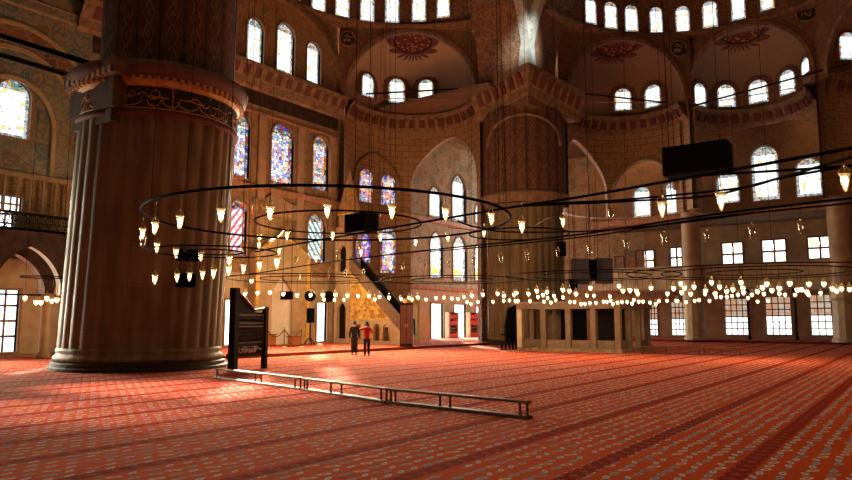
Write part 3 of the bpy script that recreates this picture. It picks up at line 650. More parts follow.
sweep('trim_36', list(reversed(arcpath(sC4, R4, b3-94, b3+94, 40))), CORN, ['cornice', 'cornice_dark'], DENT)
for i, (a, b) in enumerate((((E2.x, E2.y), (25.5, 6.0)), ((25.5, -3.45), (24.6, -4.3)))):
    m_ = MB(); m_.quad((*a, 10.7), (*b, 10.7), (*b, 25.35), (*a, 25.35)); m_.quad((a[0]+0.4, a[1]+0.1, 10.7), (b[0]+0.4, b[1]+0.1, 10.7), (b[0]+0.4, b[1]+0.1, 25.35), (a[0]+0.4, a[1]+0.1, 25.35)); struct(m_.build('wall_joint_%d' % (i+1), 'spandrel'))

# ------------------------------------------------------------------ tympanum arch of the qibla wall + semi-domes
m_ = MB(); XC = 1.1
for (ri, ro, y0_, mt) in ((6.15, 6.6, QY-0.45, 'cornice'), (6.6, 7.0, QY-0.25, 'halo')):
    m_ = MB(); K = 36
    for i in range(K):
        a, b = PI*i/K, PI*(i+1)/K
        f = lambda r, an, y: (XC+r*math.cos(an), y, 18.9+r*math.sin(an))
        m_.quad(f(ri, a, y0_), f(ri, b, y0_), f(ro, b, y0_), f(ro, a, y0_)); m_.quad(f(ri, a, y0_), f(ri, b, y0_), f(ri, b, QY), f(ri, a, QY)); m_.quad(f(ro, a, y0_), f(ro, b, y0_), f(ro, b, QY), f(ro, a, QY))
    TRIM[0] += 1; struct(m_.build('trim_%d' % TRIM[0], mt))
def semidome(c, r, d0, d1, nm, wpx, zr=25.3):
    """ring moulding, window drum and half dome above"""
    n = 48; path = arcpath(c, r, d0, d1, n)
    sweep('trim_ring_'+nm, list(reversed(path)), [(-1.2, zr-0.05), (0.0, zr-0.05), (0.25, zr), (0.3, zr+0.25), (0, zr+0.3)], ['cornice'])
    m_ = MB()
    P = lambda a, rr, z: (c[0]+rr*math.cos(a), c[1]+rr*math.sin(a), z)
    for i in range(n):
        a, b = math.radians(d0+(d1-d0)*i/n), math.radians(d0+(d1-d0)*(i+1)/n)
        m_.quad(P(a, r, zr), P(b, r, zr), P(b, r, zr+3), P(a, r, zr+3))
        m_.quad(P(a, r+0.6, zr), P(b, r+0.6, zr), P(b, r+0.6, zr+3), P(a, r+0.6, zr+3))
        for j in range(12):
            e0, e1 = PI/2*j/12, PI/2*(j+1)/12
            m_.quad(P(a, r*math.cos(e0), zr+3+r*.8*math.sin(e0)), P(b, r*math.cos(e0), zr+3+r*.8*math.sin(e0)), P(b, r*math.cos(e1), zr+3+r*.8*math.sin(e1)), P(a, r*math.cos(e1), zr+3+r*.8*math.sin(e1)))
    struct(m_.build('ceiling_semi_dome_'+nm, 'arch_red'))
    for (x0, x1, yb) in wpx:
        xm = (x0+x1)/2; Q = on_cyl(xm, yb, c, r-0.03); rad = V((Q.x-c[0], Q.y-c[1], 0)).normalized(); tt = V((-rad.y, rad.x, 0))
        def onp(px, py): d = ray(px, py); return CAM+d*((Q-CAM).dot(rad)/d.dot(rad))
        w = abs((onp(x1, yb)-onp(x0, yb)).dot(tt))
        window(Q, tt, -rad, w, 2.3, 'white', 'arch', fw=0.1)
semidome((1.1, 16.4), 11.65, 0, 180, 'qibla', [(286,300,2), (311,325,12), (335,349,18), (360,374,22), (385,399,23), (412,426,22), (437,450,18)])
semidome((14.0, 1.3), 11.6, -80, 92, 'side', [(585,596,24), (604.5,617,29), (625,638,32), (650,663,34), (676,690,33), (703,718,28), (732,746,20), (761,775,10)])

# ------------------------------------------------------------------ great arches and pendentive at the far pier
PX, PY = 12.8, 14.0
def great_arch(nm, f, Rr, cz, d0, d1):
    """f(a_horizontal, depth, z) -> point ; soffit + face"""
    m_ = MB(); K = 40
    for i in range(K):
        a, b = PI*i/K, PI*(i+1)/K
        for rr in (Rr, Rr+2.2): m_.quad(f(rr*math.cos(a), d0, cz+rr*math.sin(a)), f(rr*math.cos(b), d0, cz+rr*math.sin(b)), f(rr*math.cos(b), d1, cz+rr*math.sin(b)), f(rr*math.cos(a), d1, cz+rr*math.sin(a)))
        for d in (d0, d1): m_.quad(f(Rr*math.cos(a), d, cz+Rr*math.sin(a)), f(Rr*math.cos(b), d, cz+Rr*math.sin(b)), f((Rr+2.2)*math.cos(b), d, cz+(Rr+2.2)*math.sin(b)), f((Rr+2.2)*math.cos(a), d, cz+(Rr+2.2)*math.sin(a)))
    struct(m_.build('ceiling_great_arch_'+nm, 'arch_red'))
    m_ = MB()
    for i in range(K):
        a, b = PI*i/K, PI*(i+1)/K
        ra, rb = Rr-0.05, Rr+0.75; dd = d0-0.22
        m_.quad(f(ra*math.cos(a), dd, cz+ra*math.sin(a)), f(ra*math.cos(b), dd, cz+ra*math.sin(b)), f(rb*math.cos(b), dd, cz+rb*math.sin(b)), f(rb*math.cos(a), dd, cz+rb*math.sin(a)))
        m_.quad(f(ra*math.cos(a), dd, cz+ra*math.sin(a)), f(ra*math.cos(b), dd, cz+ra*math.sin(b)), f(ra*math.cos(b), d0+0.5, cz+ra*math.sin(b)), f(ra*math.cos(a), d0+0.5, cz+ra*math.sin(a)))
    TRIM[0] += 1; struct(m_.build('trim_%d' % TRIM[0], 'pendentive'))
great_arch('qibla', lambda h, d, z: (1.1+h, d, z), PX-1.1, 20.4, PY, PY+4.4)
great_arch('side', lambda h, d, z: (d, 1.3+h, z), PY-1.3, 20.4, PX, PX+4.4)
m_ = MB(); N = 16; R_q, R_s = PX-1.1, PY-1.3
def pend(z, s):
    h1 = 1.1+math.sqrt(max(0, R_q**2-(z-20.4)**2)); h2 = 1.3+math.sqrt(max(0, R_s**2-(z-20.4)**2))
    a = V((h1+0.35, PY-0.1, z)); b = V((PX-0.1, h2+0.35, z)); bow = math.sin(PI*s)*0.12*(b-a).length
    return a.lerp(b, s)+V((0.7, 0.7, 0))*bow
for i in range(N):
    z0, z1 = 20.4+11*i/N, 20.4+11*(i+1)/N
    for j in range(10):
        s0, s1 = j/10, (j+1)/10
        m_.quad(pend(z0, s0), pend(z0, s1), pend(z1, s1), pend(z1, s0))
struct(m_.build('ceiling_pendentive', 'wall_green'))

# ------------------------------------------------------------------ side wall: aisle, gallery and upper wall
AX, GX = 38.0, 30.6
SQ = [(616,624,257,271), (637,654,251,270), (671,682,248,267), (723,743,243,265), (763,786,240,262), (809,832,237,258)]
LW = [(645,658,303,335), (672,687,302,335), (726,749,299,334.5), (767,792,297,334.5), (812,840,295,335)]
hl2 = []
for q in SQ:
    P, w, h = pxwin(*q, ('x', AX)); hl2.append([(P.y-w/2, P.z), (P.y-w/2, P.z+h), (P.y+w/2, P.z+h), (P.y+w/2, P.z)])
    window((AX, P.y, P.z), (0, 1), (-1, 0), w, h, 'plain', 'rect', rev=0.35, bars=(2, 2, 0.1, 'red_wood'), fw=0.12, frame_mat='red_wood')
for q in LW:
    P, w, h = pxwin(*q, ('x', AX)); hl2.append([(P.y-w/2, P.z), (P.y-w/2, P.z+h), (P.y+w/2, P.z+h), (P.y+w/2, P.z)])
    window((AX, P.y, P.z), (0, 1), (-1, 0), w, h, 'garden', 'rect', rev=0.3, bars=(4, 6, 0.045, 'iron'), fw=0.1, frame_mat='stone')
m_ = MB(); m_.plate([(-40, 0), (-40, 25), (28.3, 25), (28.3, 0)], hl2, lambda u, v, d: (AX+d, u, v), 0.6, 0, 1)
struct(m_.build('wall_aisle', ['stone', 'jamb']))
m_ = MB(); m_.quad((AX-0.03, 14.0, 5.05), (AX-0.03, 28, 5.05), (AX-0.03, 28, 19.6), (AX-0.03, 14.0, 19.6)); struct(m_.build('wall_aisle_corner_bay', 'wall_pale'))
UW = [(633.6,651,187,217), (666,677,183,214), (717,740,172,203), (753,780,146,200), (797,823.5,158,196)]
hl3 = []
for q in UW:
    P, w, h = pxwin(*q, ('x', GX)); hl3.append(arch_pts(P.y, P.z, w/2, P.z+h-w/2))
    window((GX, P.y, P.z), (0, 1), (-1, 0), w, h, 'white', 'arch', rev=0.25, fw=0.12)
m_ = MB(); m_.plate([(-14, 11.0), (-14, 19.4), (16.5, 19.4), (16.5, 11.0)], hl3, lambda u, v, d: (GX+d, u, v), 0.5, 0, 1)
struct(m_.build('wall_gallery_upper', ['spandrel', 'jamb']))
sweep('trim_37', [(GX-0.02, 16.5), (GX-0.02, -14)], [(0, 10.6), (0.3, 10.7), (0.35, 11.15), (0, 11.2)], ['ledge'])
m_ = MB(); m_.box((GX-0.7, -14, 4.55), (AX, 16.5, 5.0)); struct(m_.build('floor_gallery', 'stone'))
m_ = MB(); m_.box((GX-0.75, -14, 4.9), (GX-0.5, 16.5, 6.45)); m_.box((GX-0.85, -14, 6.4), (GX-0.42, 16.5, 6.6)); m_.box((GX-0.85, -14, 4.6), (GX-0.45, 16.5, 4.95))
for k in range(20): m_.box((GX-0.8, -14+k*1.55, 4.95), (GX-0.74, -13.75+k*1.55, 6.4))
struct(m_.build('wall_gallery_parapet', 'marble'))
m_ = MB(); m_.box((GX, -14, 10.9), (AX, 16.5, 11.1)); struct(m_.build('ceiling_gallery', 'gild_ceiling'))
# closing roofs over the corner bays and the far left, unseen from here but keeping the daylight out
m_ = MB(); m_.box((12, 17, 19.7), (38.5, 28.5, 20.0)); struct(m_.build('ceiling_corner_bay', 'gild_ceiling'))
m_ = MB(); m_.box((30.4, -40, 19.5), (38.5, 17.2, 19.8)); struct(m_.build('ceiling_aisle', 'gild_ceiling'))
m_ = MB(); m_.box((-45, 18.5, 26.2), (-9, 28.5, 26.5)); struct(m_.build('ceiling_left_bay', 'gild_ceiling'))

# ------------------------------------------------------------------ inscriptions
def strokes(length, height, seed, density=1.0):
    """cursive looking pen strokes: list of polylines in (s, h)"""
    rn = random.Random(seed); out = []; s = 0.1
    while s < length-0.3:
        k = rn.random(); w = height*rn.uniform(0.45, 0.95)
        if k < 0.3: out.append([(s, height*0.12), (s+0.02, height*0.6), (s-0.02, height*0.95)]); s += height*0.22
        elif k < 0.65: out.append([(s+w*(0.5-0.5*math.cos(PI*i/8))*1.2, height*(0.42-0.34*math.sin(PI*i/8))) for i in range(9)]); s += w*0.7
        elif k < 0.85: out.append([(s+w*i/10*1.3, height*(0.55+0.16*math.sin(i/10*2*PI))) for i in range(11)]); s += w*0.6
        else: out.append([(s+w*0.22*math.cos(2*PI*i/9), height*0.62+w*0.2*math.sin(2*PI*i/9)) for i in range(10)]); s += w*0.35
        if rn.random() < 0.5: out.append([(s, height*0.84), (s+0.05, height*0.9)])
    for i in range(int(length/1.3)): out.append([(0.2+i*1.3+rn.uniform(0, .3)+0.9*q/6, height*(0.52+0.03*math.sin(q))) for q in range(7)])
    return out

# ------------------------------------------------------------------ piers
def flute(N, dep): return lambda r, z, an: r-dep*(1-abs(math.sin(N*an/2))) if r > 2.9 else r
def pier(c, lab, near):
    r0 = empty('fluted_pier', (c[0], c[1], 0)); tag(r0, lab, 'pillar', 'great fluted piers')
    zc = 9.35 if near else 10.75
    m_ = MB(); m_.lathe([(0, 0), (3.32, 0), (3.32, 0.1), (3.2, 0.14), (3.2, 0.26), (3.1, 0.3), (0, 0.3)], c=(c[0], c[1], 0), k=48, sm=False); m_.build('plinth', 'shaded_stone', r0)
    m_ = MB(); m_.lathe([(3.0, 0.3), (3.1, 0.32), (3.14, 0.42), (3.1, 0.52), (3.04, 0.56), (3.02, 0.62), (3.06, 0.7), (3.03, 0.78), (2.98, 0.82)], c=(c[0], c[1], 0), k=64, rfun=lambda r, z, an: r-0.05*(1-abs(math.sin(12*an)))); m_.build('base_moulding', 'pier', r0)
    m_ = MB(); m_.lathe([(3.0, 0.8), (3.0, zc)], c=(c[0], c[1], 0), k=320, rfun=flute(32, 0.09))
    if near:
        for q in m_.v: q += RT*(0.30*(q.z-0.8)/(zc-0.8))
    m_.build('shaft', 'pier', r0)
    if near: c = (c[0]+RT.x*0.3, c[1]+RT.y*0.3)
    if near:
        m_ = MB(); m_.lathe([(2.95, zc), (3.12, zc), (3.16, zc+0.12), (3.1, zc+0.22), (2.9, zc+0.22)], c=(c[0], c[1], 0), k=64); m_.build('red_moulding', 'cornice_dark', r0)
        m_ = MB(); m_.lathe([(3.05, zc+0.2), (3.05, zc+1.15)], c=(c[0], c[1], 0), k=64); ib = m_.build('inscription_band', 'navy', r0)
        m_ = MB()
        for st in strokes(2*PI*3.05, 0.8, 5):
            m_.tube([(c[0]+3.07*math.cos(s/3.05), c[1]+3.07*math.sin(s/3.05), zc+0.28+h) for s, h in st], 0.022, 4)
        for zz in (zc+0.26, zc+1.1): m_.tube([(c[0]+3.08*math.cos(2*PI*i/64), c[1]+3.08*math.sin(2*PI*i/64), zz) for i in range(64)], 0.025, 4, closed=True)
        m_.build('gold_lettering', 'gold_paint', ib)
        m_ = MB(); m_.lathe([(3.05, zc+1.1), (3.15, zc+1.2), (3.2, zc+1.35), (3.45, zc+1.6), (3.5, zc+1.85), (3.42, zc+2.0), (2.6, zc+2.05)], c=(c[0], c[1], 0), k=64, mis=[1, 1, 0, 0, 0, 0])
        for k in range(72):
            a = 2*PI*k/72; u = (math.cos(a), math.sin(a)); w = (-u[1], u[0])
            m_.obox((c[0]+u[0]*3.24, c[1]+u[1]*3.24), w, u, 0.07, 0.08, zc+1.22, zc+1.42, 1)
        m_.build('cornice', ['pier_cornice', 'gold_paint'], r0)
        # springer block at the pier's left flank, its face turned to the light
        m_ = MB(); m_.box((c[0]-3.05, c[1]-1.75, zc+0.2), (c[0]-1.4, c[1]+1.3, zc+1.35)); m_.box((c[0]-2.95, c[1]-1.5, zc-0.3), (c[0]-1.6, c[1]+1.2, zc+0.2)); m_.build('springer_block', 'pier', r0)
        m_ = MB(); m_.box((c[0]-3.25, c[1]-2.1, zc+1.35), (c[0]-1.2, c[1]+1.45, zc+1.95))
        for k in range(9): m_.box((c[0]-3.32, c[1]-1.9+k*0.36, zc+1.38), (c[0]-3.24, c[1]-1.75+k*0.36, zc+1.6), 1)
        m_.build('springer_cornice', ['pier_cornice', 'marble'], r0)
        cu = V((c[0], c[1], 0))+RT*0.3; m_ = MB(); m_.lathe([(2.62, zc+2.0), (2.62, 24)], c=cu, k=72); m_.build('upper_shaft', 'pier_upper', r0)
    else:
        m_ = MB(); m_.lathe([(3.0, zc), (3.2, zc+0.05), (3.35, zc+0.3), (3.5, zc+0.55), (3.52, zc+0.75), (3.3, zc+0.85), (3.0, zc+0.9)], c=(c[0], c[1], 0), k=64); m_.build('ring_cornice', 'cornice', r0)
        m_ = MB(); m_.lathe([(3.3, zc+0.85), (3.3, 18.1)], c=(c[0], c[1], 0), k=72); up = m_.build('upper_shaft', 'pier_upper', r0)
        m_ = MB()   # blind arch on the upper shaft
        for sgn in (0,):
            a0 = math.radians(207); pts = []
            for i in range(31):
                q = -1+2*i/30; pts.append((c[0]+3.34*math.cos(a0+q*1.0), c[1]+3.34*math.sin(a0+q*1.0), 15.2+2.2*math.sqrt(max(0, 1-q*q))))
            m_.tube(pts, 0.12, 6)
        m_.build('arch_moulding', 'cornice', up)
    return r0
P1, P2 = (-16.4, 16.4), (16.4, 16.4)
pier(P1, 'huge near fluted stone pier with gold inscription band under its cornice', True)
pier(P2, 'far fluted stone pier under the pale pendentive, behind the low marble platform', False)
m_ = MB(); m_.box((17.35, 15.0, 19.9), (21.2, 22, 37)); struct(m_.build('wall_added_sun_block', 'spandrel'))  # block added to stop sun leaking in behind the spandrel
# cornice that wraps the far pier in a blunt corner below the pendentive
sweep('trim_38', [(14.0, 19.3, -1.0), (PX+0.2, PY+0.2, 0), (18.4, PX-0.3, -1.2)], [(0.0, 18.7), (0.15, 18.85), (0.2, 19.4), (0.75, 20.5), (0.8, 20.95), (-0.1, 21.0)], ['cornice', 'cornice_dark'], (0.8, 0.42, 19.5, 20.4, 0.32, 0.78))
m_ = MB(); m_.v = [V(p) for p in ((14.0, 19.3, 17.7), (PX+0.2, PY+0.2, 18.0), (18.4, PX-0.3, 17.6), (19, 19, 18.0), (14.0, 19.3, 19.95), (PX+0.2, PY+0.2, 20.95), (18.4, PX-0.3, 19.75), (19, 19, 20.9))]
for q in ((0, 1, 2, 3), (4, 5, 6, 7), (0, 1, 5, 4), (1, 2, 6, 5)): m_.face(q)
struct(m_.build('trim_39', 'spandrel'))

# ------------------------------------------------------------------ left bay: transverse arch, gallery, arcade
for (r0_, r1_2, mt, dy) in ((2.05, 2.25, 'marble', 0.12), (3.6, 4.5, 'arch_red', 0.1), (4.5, 4.7, 'marble', 0.16), (3.42, 3.6, 'marble', 0.16)):
    m_ = MB(); K = 36; f = lambda r, a, d: (-17.0+r*math.cos(a), QY-0.04-d, 11.6+1.15*r*math.sin(a))
    for i in range(K):
        a, b = PI*i/K, PI*(i+1)/K
        m_.quad(f(r0_, a, dy), f(r0_, b, dy), f(r1_2, b, dy), f(r1_2, a, dy)); m_.quad(f(r0_, a, dy), f(r0_, b, dy), f(r0_, b, 0), f(r0_, a, 0)); m_.quad(f(r1_2, a, dy), f(r1_2, b, dy), f(r1_2, b, 0), f(r1_2, a, 0))
    for sx in (-1, 1):
        xs = sorted((-17.0+sx*r0_, -17.0+sx*r1_2)); m_.box((xs[0], QY-0.04-dy, 9.2), (xs[1], QY, 11.6))
    TRIM[0] += 1; struct(m_.build('trim_%d' % (TRIM[0]+40), mt))
for z0_, z1_, mt in ((18.0, 18.4, 'wall_green'), (18.4, 18.5, 'marble'), (17.9, 18.0, 'marble'), (9.0, 9.3, 'marble')):
    m_ = MB(); m_.box((-40, QY-0.14, z0_), (-12.2, QY, z1_)); TRIM[0] += 1; struct(m_.build('trim_%d' % (TRIM[0]+40), mt))
# gallery front with a pierced balustrade
LGY = 26.0
m_ = MB(); m_.box((-40, LGY-0.1, 4.9), (-12.5, QY, 6.05)); struct(m_.build('floor_left_gallery', 'dark_wood'))
bl = empty('balustrade', (-22, LGY-0.2, 6.05)); tag(bl, 'dark pierced balustrade along the gallery left of the near fluted pier', 'balustrade')
m_ = MB(); m_.box((-40, LGY-0.3, 6.05), (-12.7, LGY-0.1, 6.15)); m_.build('bottom_rail', 'dark_wood', bl)
m_ = MB(); m_.box((-40, LGY-0.32, 6.85), (-12.7, LGY-0.08, 6.95)); m_.build('top_rail', 'dark_wood', bl)
m_ = MB()
x = -24.0
while x < -12.8:
    for k, zz in enumerate((6.32, 6.66)):
        m_.tube([(x+0.17*math.cos(2*PI*i/10)+(0.2 if k else 0), LGY-0.2, zz+0.17*math.sin(2*PI*i/10)) for i in range(10)], 0.028, 4, closed=True)
        m_.tube([(x+0.07*math.cos(2*PI*i/6)+(0.2 if k else 0), LGY-0.2, zz+0.07*math.sin(2*PI*i/6)) for i in range(6)], 0.02, 4, closed=True)
    x += 0.4
m_.build('pierced_panel', 'dark_wood', bl)
# arcade below the gallery
def arcade_wall(name, X0, X1, Y, cols, zs, zt, t, mat, pt):
    ins = []
    xs = [X0]+cols+[X1]; poly = [(X0, zs), (X0, zt), (X1, zt), (X1, zs)]
    low = []
    for a, b in zip(xs[:-1], xs[1:]):
        c, hw = (a+b)/2, (b-a)/2-0.22
        low.append([(u, v) for u, v in arch_pts(c, zs, hw, zs+0.02, 16, pt)][1:-1])
    path = []
    for L in reversed(low): path += list(reversed(L))
    m_ = MB(); m_.plate(poly+path, [], lambda u, v, d: (u, Y+d, v), t, 0, 1); return struct(m_.build(name, [mat, 'marble']))
CX = [-22.5, -19.0, -15.6]
arcade_wall('wall_left_arcade', -26, -12.4, LGY-0.25, CX, 3.1, 5.3, 0.5, 'frieze', 0.25)
for i, X in enumerate(CX+[-12.4]):
    if X < -20: continue
    r0 = empty('arcade_column', (X, LGY, 0)); tag(r0, 'slim pale column carrying the gallery arches, ' + {-19.0: 'at the far left edge beside the bright doorway', -15.6: 'just left of the near fluted pier', -12.4: 'half hidden behind the near fluted pier'}[X], 'column', 'columns under the left gallery')
    m_ = MB(); m_.lathe([(0, 0), (0.32, 0), (0.32, 0.2), (0.26, 0.26), (0.24, 0.3)], c=(X, LGY, 0), k=16); m_.build('base', 'stone', r0)
    m_ = MB(); m_.lathe([(0.22, 0.28), (0.2, 2.7)], c=(X, LGY, 0), k=16); m_.build('shaft', 'marble', r0)
    m_ = MB(); m_.lathe([(0.2, 2.7), (0.24, 2.75), (0.32, 3.0), (0.32, 3.1), (0, 3.1)], c=(X, LGY, 0), k=16); m_.build('capital', 'stone', r0)
m_ = MB(); m_.box((-40, LGY-0.05, 3.0), (-12.5, LGY+0.05, 3.09)); struct(m_.build('trim_41', 'iron'))
# nearer arch springing from the pier
m_ = MB(); poly = arch_pts(-17.3, 0, 1.45, 3.3, 20, 0.3, zbase=3.0)
A_ = [(-19.1, 3.0), (-19.1, 6.0), (-15.4, 6.0), (-15.4, 3.0)]
m_.plate(A_+list(reversed(poly)), [], lambda u, v, d: (u, 24.2+d, v), 0.4, 0, 1)
struct(m_.build('wall_left_front_arch', ['frieze', 'marble']))
m_ = MB(); m_.box((-40, 24.2, 5.9), (-12.6, LGY, 6.0)); struct(m_.build('ceiling_left_arcade', 'dark_wood'))
m_ = MB()
for k in range(18): m_.box((-24+k*0.62, QY-0.28, 7.0), (-23.9+k*0.62, QY-0.2, 9.0))
m_.box((-24, QY-0.3, 9.0), (-12.6, QY-0.15, 9.25)); struct(m_.build('trim_42', 'stone'))

# ------------------------------------------------------------------ side-aisle columns
def aisle_column(x, y, r, lab, ped):
    r0 = empty('gallery_column', (x, y, 0.17)); tag(r0, lab, 'column', 'columns of the side gallery')
    m_ = MB(); m_.lathe([(0, 0.17), (r*1.25, 0.17), (r*1.25, 0.4), (r*1.1, 0.5), (r*1.05, 3.3), (r*1.2, 3.5), (r*1.25, 4.5), (0, 4.5)], c=(x, y, 0), k=12 if ped else 24, sm=False); m_.build('pedestal', 'marble', r0)
    m_ = MB(); m_.lathe([(r, 4.5), (r, 11.6)], c=(x, y, 0), k=32); m_.build('shaft', 'stone', r0)
    m_ = MB(); m_.lathe([(r, 11.5), (r*1.1, 11.6), (r*1.25, 12.3), (r*1.3, 12.6), (0, 12.6)], c=(x, y, 0), k=16, sm=False); m_.build('capital', 'cornice', r0)
Pc = on_x(694, 300, GX-1.2); aisle_column(GX-1.2, Pc.y, 0.78, 'tall round stone column standing right of the platform, below the biggest black loudspeaker', True)
Pc = on_x(845, 300, GX-1.2); aisle_column(GX-1.2, Pc.y, 0.85, 'tall round stone column at the right edge of the photo', True)
for i, px in enumerate((747.5, 795)):
    P_ = on_x(px, 300, 33.5); r0 = empty('aisle_post', (33.5, P_.y, 0.17)); tag(r0, 'slim dark post in the side aisle, ' + ('left' if i == 0 else 'right') + ' one of two between barred windows', 'post', 'dark posts in the side aisle')
    m_ = MB(); m_.lathe([(0.16, 0.17), (0.16, 0.45), (0.09, 0.5), (0.09, 4.2)], c=(33.5, P_.y, 0), k=10); m_.build('shaft', 'dark_wood', r0)
    m_ = MB(); m_.lathe([(0.09, 4.1), (0.2, 4.4), (0.2, 4.54), (0, 4.54)], c=(33.5, P_.y, 0), k=10); m_.build('capital', 'dark_wood', r0)

# ------------------------------------------------------------------ roundels
def roundel(P, n, r, lab, seed):
    n = V((n[0], n[1], 0)).normalized(); t = V((-n.y, n.x, 0)); P = V(P)+n*0.25
    r0 = empty('calligraphy_roundel', P); tag(r0, lab, 'roundel', 'painted roundels between the niches')
    m_ = MB(); k = 28
    for i in range(k):
        a, b = 2*PI*i/k, 2*PI*(i+1)/k; f = lambda an, rr, d: P+t*(rr*math.cos(an))+UPW*(rr*math.sin(an))+n*d
        m_.face([len(m_.v)+q for q in range(3)]); m_.v += [P+n*0.05, f(a, r, 0.05), f(b, r, 0.05)]
        m_.quad(f(a, r, 0.05), f(b, r, 0.05), f(b, r, -0.15), f(a, r, -0.15))
    m_.build('disc', 'navy', r0)
    m_ = MB(); m_.tube([P+t*(r*math.cos(2*PI*i/28))+UPW*(r*math.sin(2*PI*i/28))+n*0.05 for i in range(28)], 0.09, 5, closed=True); m_.build('rim', 'cornice', r0)
    m_ = MB()
    for row in (-0.45, 0.25):
        for st in strokes(r*1.3, r*0.6, seed+int(row*9)):
            pl = [P+t*(s-r*0.65)+UPW*(row*r+h*0.9-r*0.1)+n*0.08 for s, h in st]
            if all(((q-P).length < r*0.92) for q in pl): m_.tube(pl, 0.032, 4)
    m_.build('gold_lettering', 'gold_paint', r0)
def onplane(px, py, A, n): d = ray(px, py); n = V((n[0], n[1], 0)); return CAM+d*((V(A)-CAM).dot(n)/d.dot(n))
Q = onplane(348, 40, (mid1.x, mid1.y, 0), n1); roundel(Q, -n1, 0.62, 'small dark roundel on the wall left of the lit niche, under the row of windows', 3)
Q = onplane(677, 50, (mid2.x, mid2.y, 0), n2); roundel(Q, -n2, 0.68, 'dark roundel on the wall between the two shadowed niches on the side wall', 8)
Q = onplane(808, 12, (mid3.x, mid3.y, 0), n3); roundel(Q, -n3, 0.8, 'dark roundel at the top right above the niche with five windows', 12)

# ------------------------------------------------------------------ iron tie rods
def tie(p, q, r, lab, g=True):
    m_ = MB(); p, q = V(p), V(q); m_.tube([p, q], r, 6); o = m_.build('tie_rod', 'iron', off=p); o.location = p
    tag(o, lab, 'tie rod', 'iron tie rods')
Q = on_y(85, 62, 16.9); tie((Q.x+0.2, 16.9, Q.z), (-36, 16.9, Q.z), 0.11, 'upper iron tie rod running from the near pier to the top left corner')
Q = on_y(73, 76, 18.4); tie((Q.x+0.6, 18.4, Q.z), (-36, 18.4, Q.z), 0.11, 'lower iron tie rod running from the near pier to the left edge')
tie(onplane(366, 96.3, (mid1.x, mid1.y, 0), n1)-n1*0.6, onplane(474, 90.5, (mid1.x, mid1.y, 0), n1)-n1*0.6, 0.07, 'iron tie rod across the lit niche left of the pendentive')
tie(onplane(572, 95, (mid2.x, mid2.y, 0), n2)-n2*0.6, onplane(664, 105, (mid2.x, mid2.y, 0), n2)-n2*0.6, 0.07, 'iron tie rod across the shadowed niche right of the pendentive')
tie(on_x(692, 106, 24.6), on_x(850, 63, 24.6), 0.07, 'iron tie rod crossing in front of the niche with five windows')

# ------------------------------------------------------------------ loudspeakers and screens
def rot2(yaw): return (math.cos(yaw), math.sin(yaw)), (-math.sin(yaw), math.cos(yaw))
def speaker(name, c, yaw, w, d, h, lab, hang=None, tilt=0.0, body='black', cat='loudspeaker', front=True):
    """box centred on c, front along its local -y"""
    c = V(c); r0 = empty(name, c); tag(r0, lab, cat)
    R = Matrix.Translation(c) @ Matrix.Rotation(yaw, 4, 'Z') @ Matrix.Rotation(tilt, 4, 'X')
    m_ = MB(); bev = min(w, d, h)*0.06
    m_.box((-w/2, -d/2, -h/2), (w/2, d/2, h/2), 0, R); o = m_.build('cabinet', body, r0)
    b_ = o.modifiers.new('bevel', 'BEVEL'); b_.width = bev; b_.segments = 2
    if front:
        m_ = MB(); m_.box((-w/2*0.92, -d/2-0.02, -h/2*0.9), (w/2*0.92, -d/2, h/2*0.9), 0, R); m_.build('grille', 'grille_cloth', r0)
    if hang:
        m_ = MB()
        for sx in (-0.35, 0.35): m_.tube([R @ V((sx*w, 0, h/2)), R @ V((sx*w, 0, h/2))+V((0, 0, hang))], 0.02, 5)
        m_.build('hanger', 'iron', r0)
    return r0
YAWC = TH-PI/2     # facing the hall's back
c_ = on_depth(697, 160, 40); speaker('hanging_loudspeaker', c_, YAWC-0.62, 3.7, 1.5, 1.75, 'large black loudspeaker box hanging high in front of the side wall', 14)
c_ = on_depth(361.5, 223.5, 34); speaker('hanging_loudspeaker', c_, YAWC-0.75, 1.5, 1.0, 0.95, 'mid-sized black loudspeaker box hung among the lamp rings left of the lit arch', 20)
def on_pier(px, py, c, r):
    d = ray(px, py); ox, oy = CAM.x-c[0], CAM.y-c[1]; a = d.x**2+d.y**2; b = ox*d.x+oy*d.y; cc = ox*ox+oy*oy-r*r
    return CAM+d*((-b-math.sqrt(max(0, b*b-a*cc)))/a)
for (px, py, w, h, lab) in ((188, 255.5, 0.75, 0.42, 'small black loudspeaker on the near fluted pier, upper of the two'), (186, 280.5, 0.55, 0.5, 'small black loudspeaker on the near fluted pier, lower of the two')):
    c_ = on_pier(px, py, P1, 3.25); a = math.atan2(c_.y-P1[1], c_.x-P1[0]); speaker('pier_loudspeaker', c_, a+PI/2, w, 0.45, h, lab)
c_ = on_pier(561, 249, P2, 3.25); a = math.atan2(c_.y-P2[1], c_.x-P2[0]); speaker('pier_loudspeaker', c_, a+PI/2, 0.6, 0.5, 1.1, 'dark narrow loudspeaker on the right flank of the far fluted pier')
c_ = on_depth(581, 271.5, 47); speaker('cloth_screen', c_, YAWC, 1.35, 0.3, 1.75, 'dull violet cloth-covered panel hung beside the far pier, left of the pair', 4, cat='panel', body='screen', front=False)
c_ = on_depth(604, 271, 47.2); speaker('cloth_screen', c_, YAWC, 1.15, 0.3, 1.75, 'dull violet cloth-covered panel hung beside the far pier, right of the pair', 4, cat='panel', body='screen', front=False)
c_ = on_depth(592.7, 270, 46.8); speaker('column_loudspeaker', c_, YAWC, 0.5, 0.3, 1.4, 'narrow black loudspeaker between the two violet cloth panels', 4)
c_ = on_depth(573, 285, 46.6); speaker('column_loudspeaker', c_, YAWC, 0.55, 0.4, 0.75, 'squat black box under the left violet cloth panel', 5)
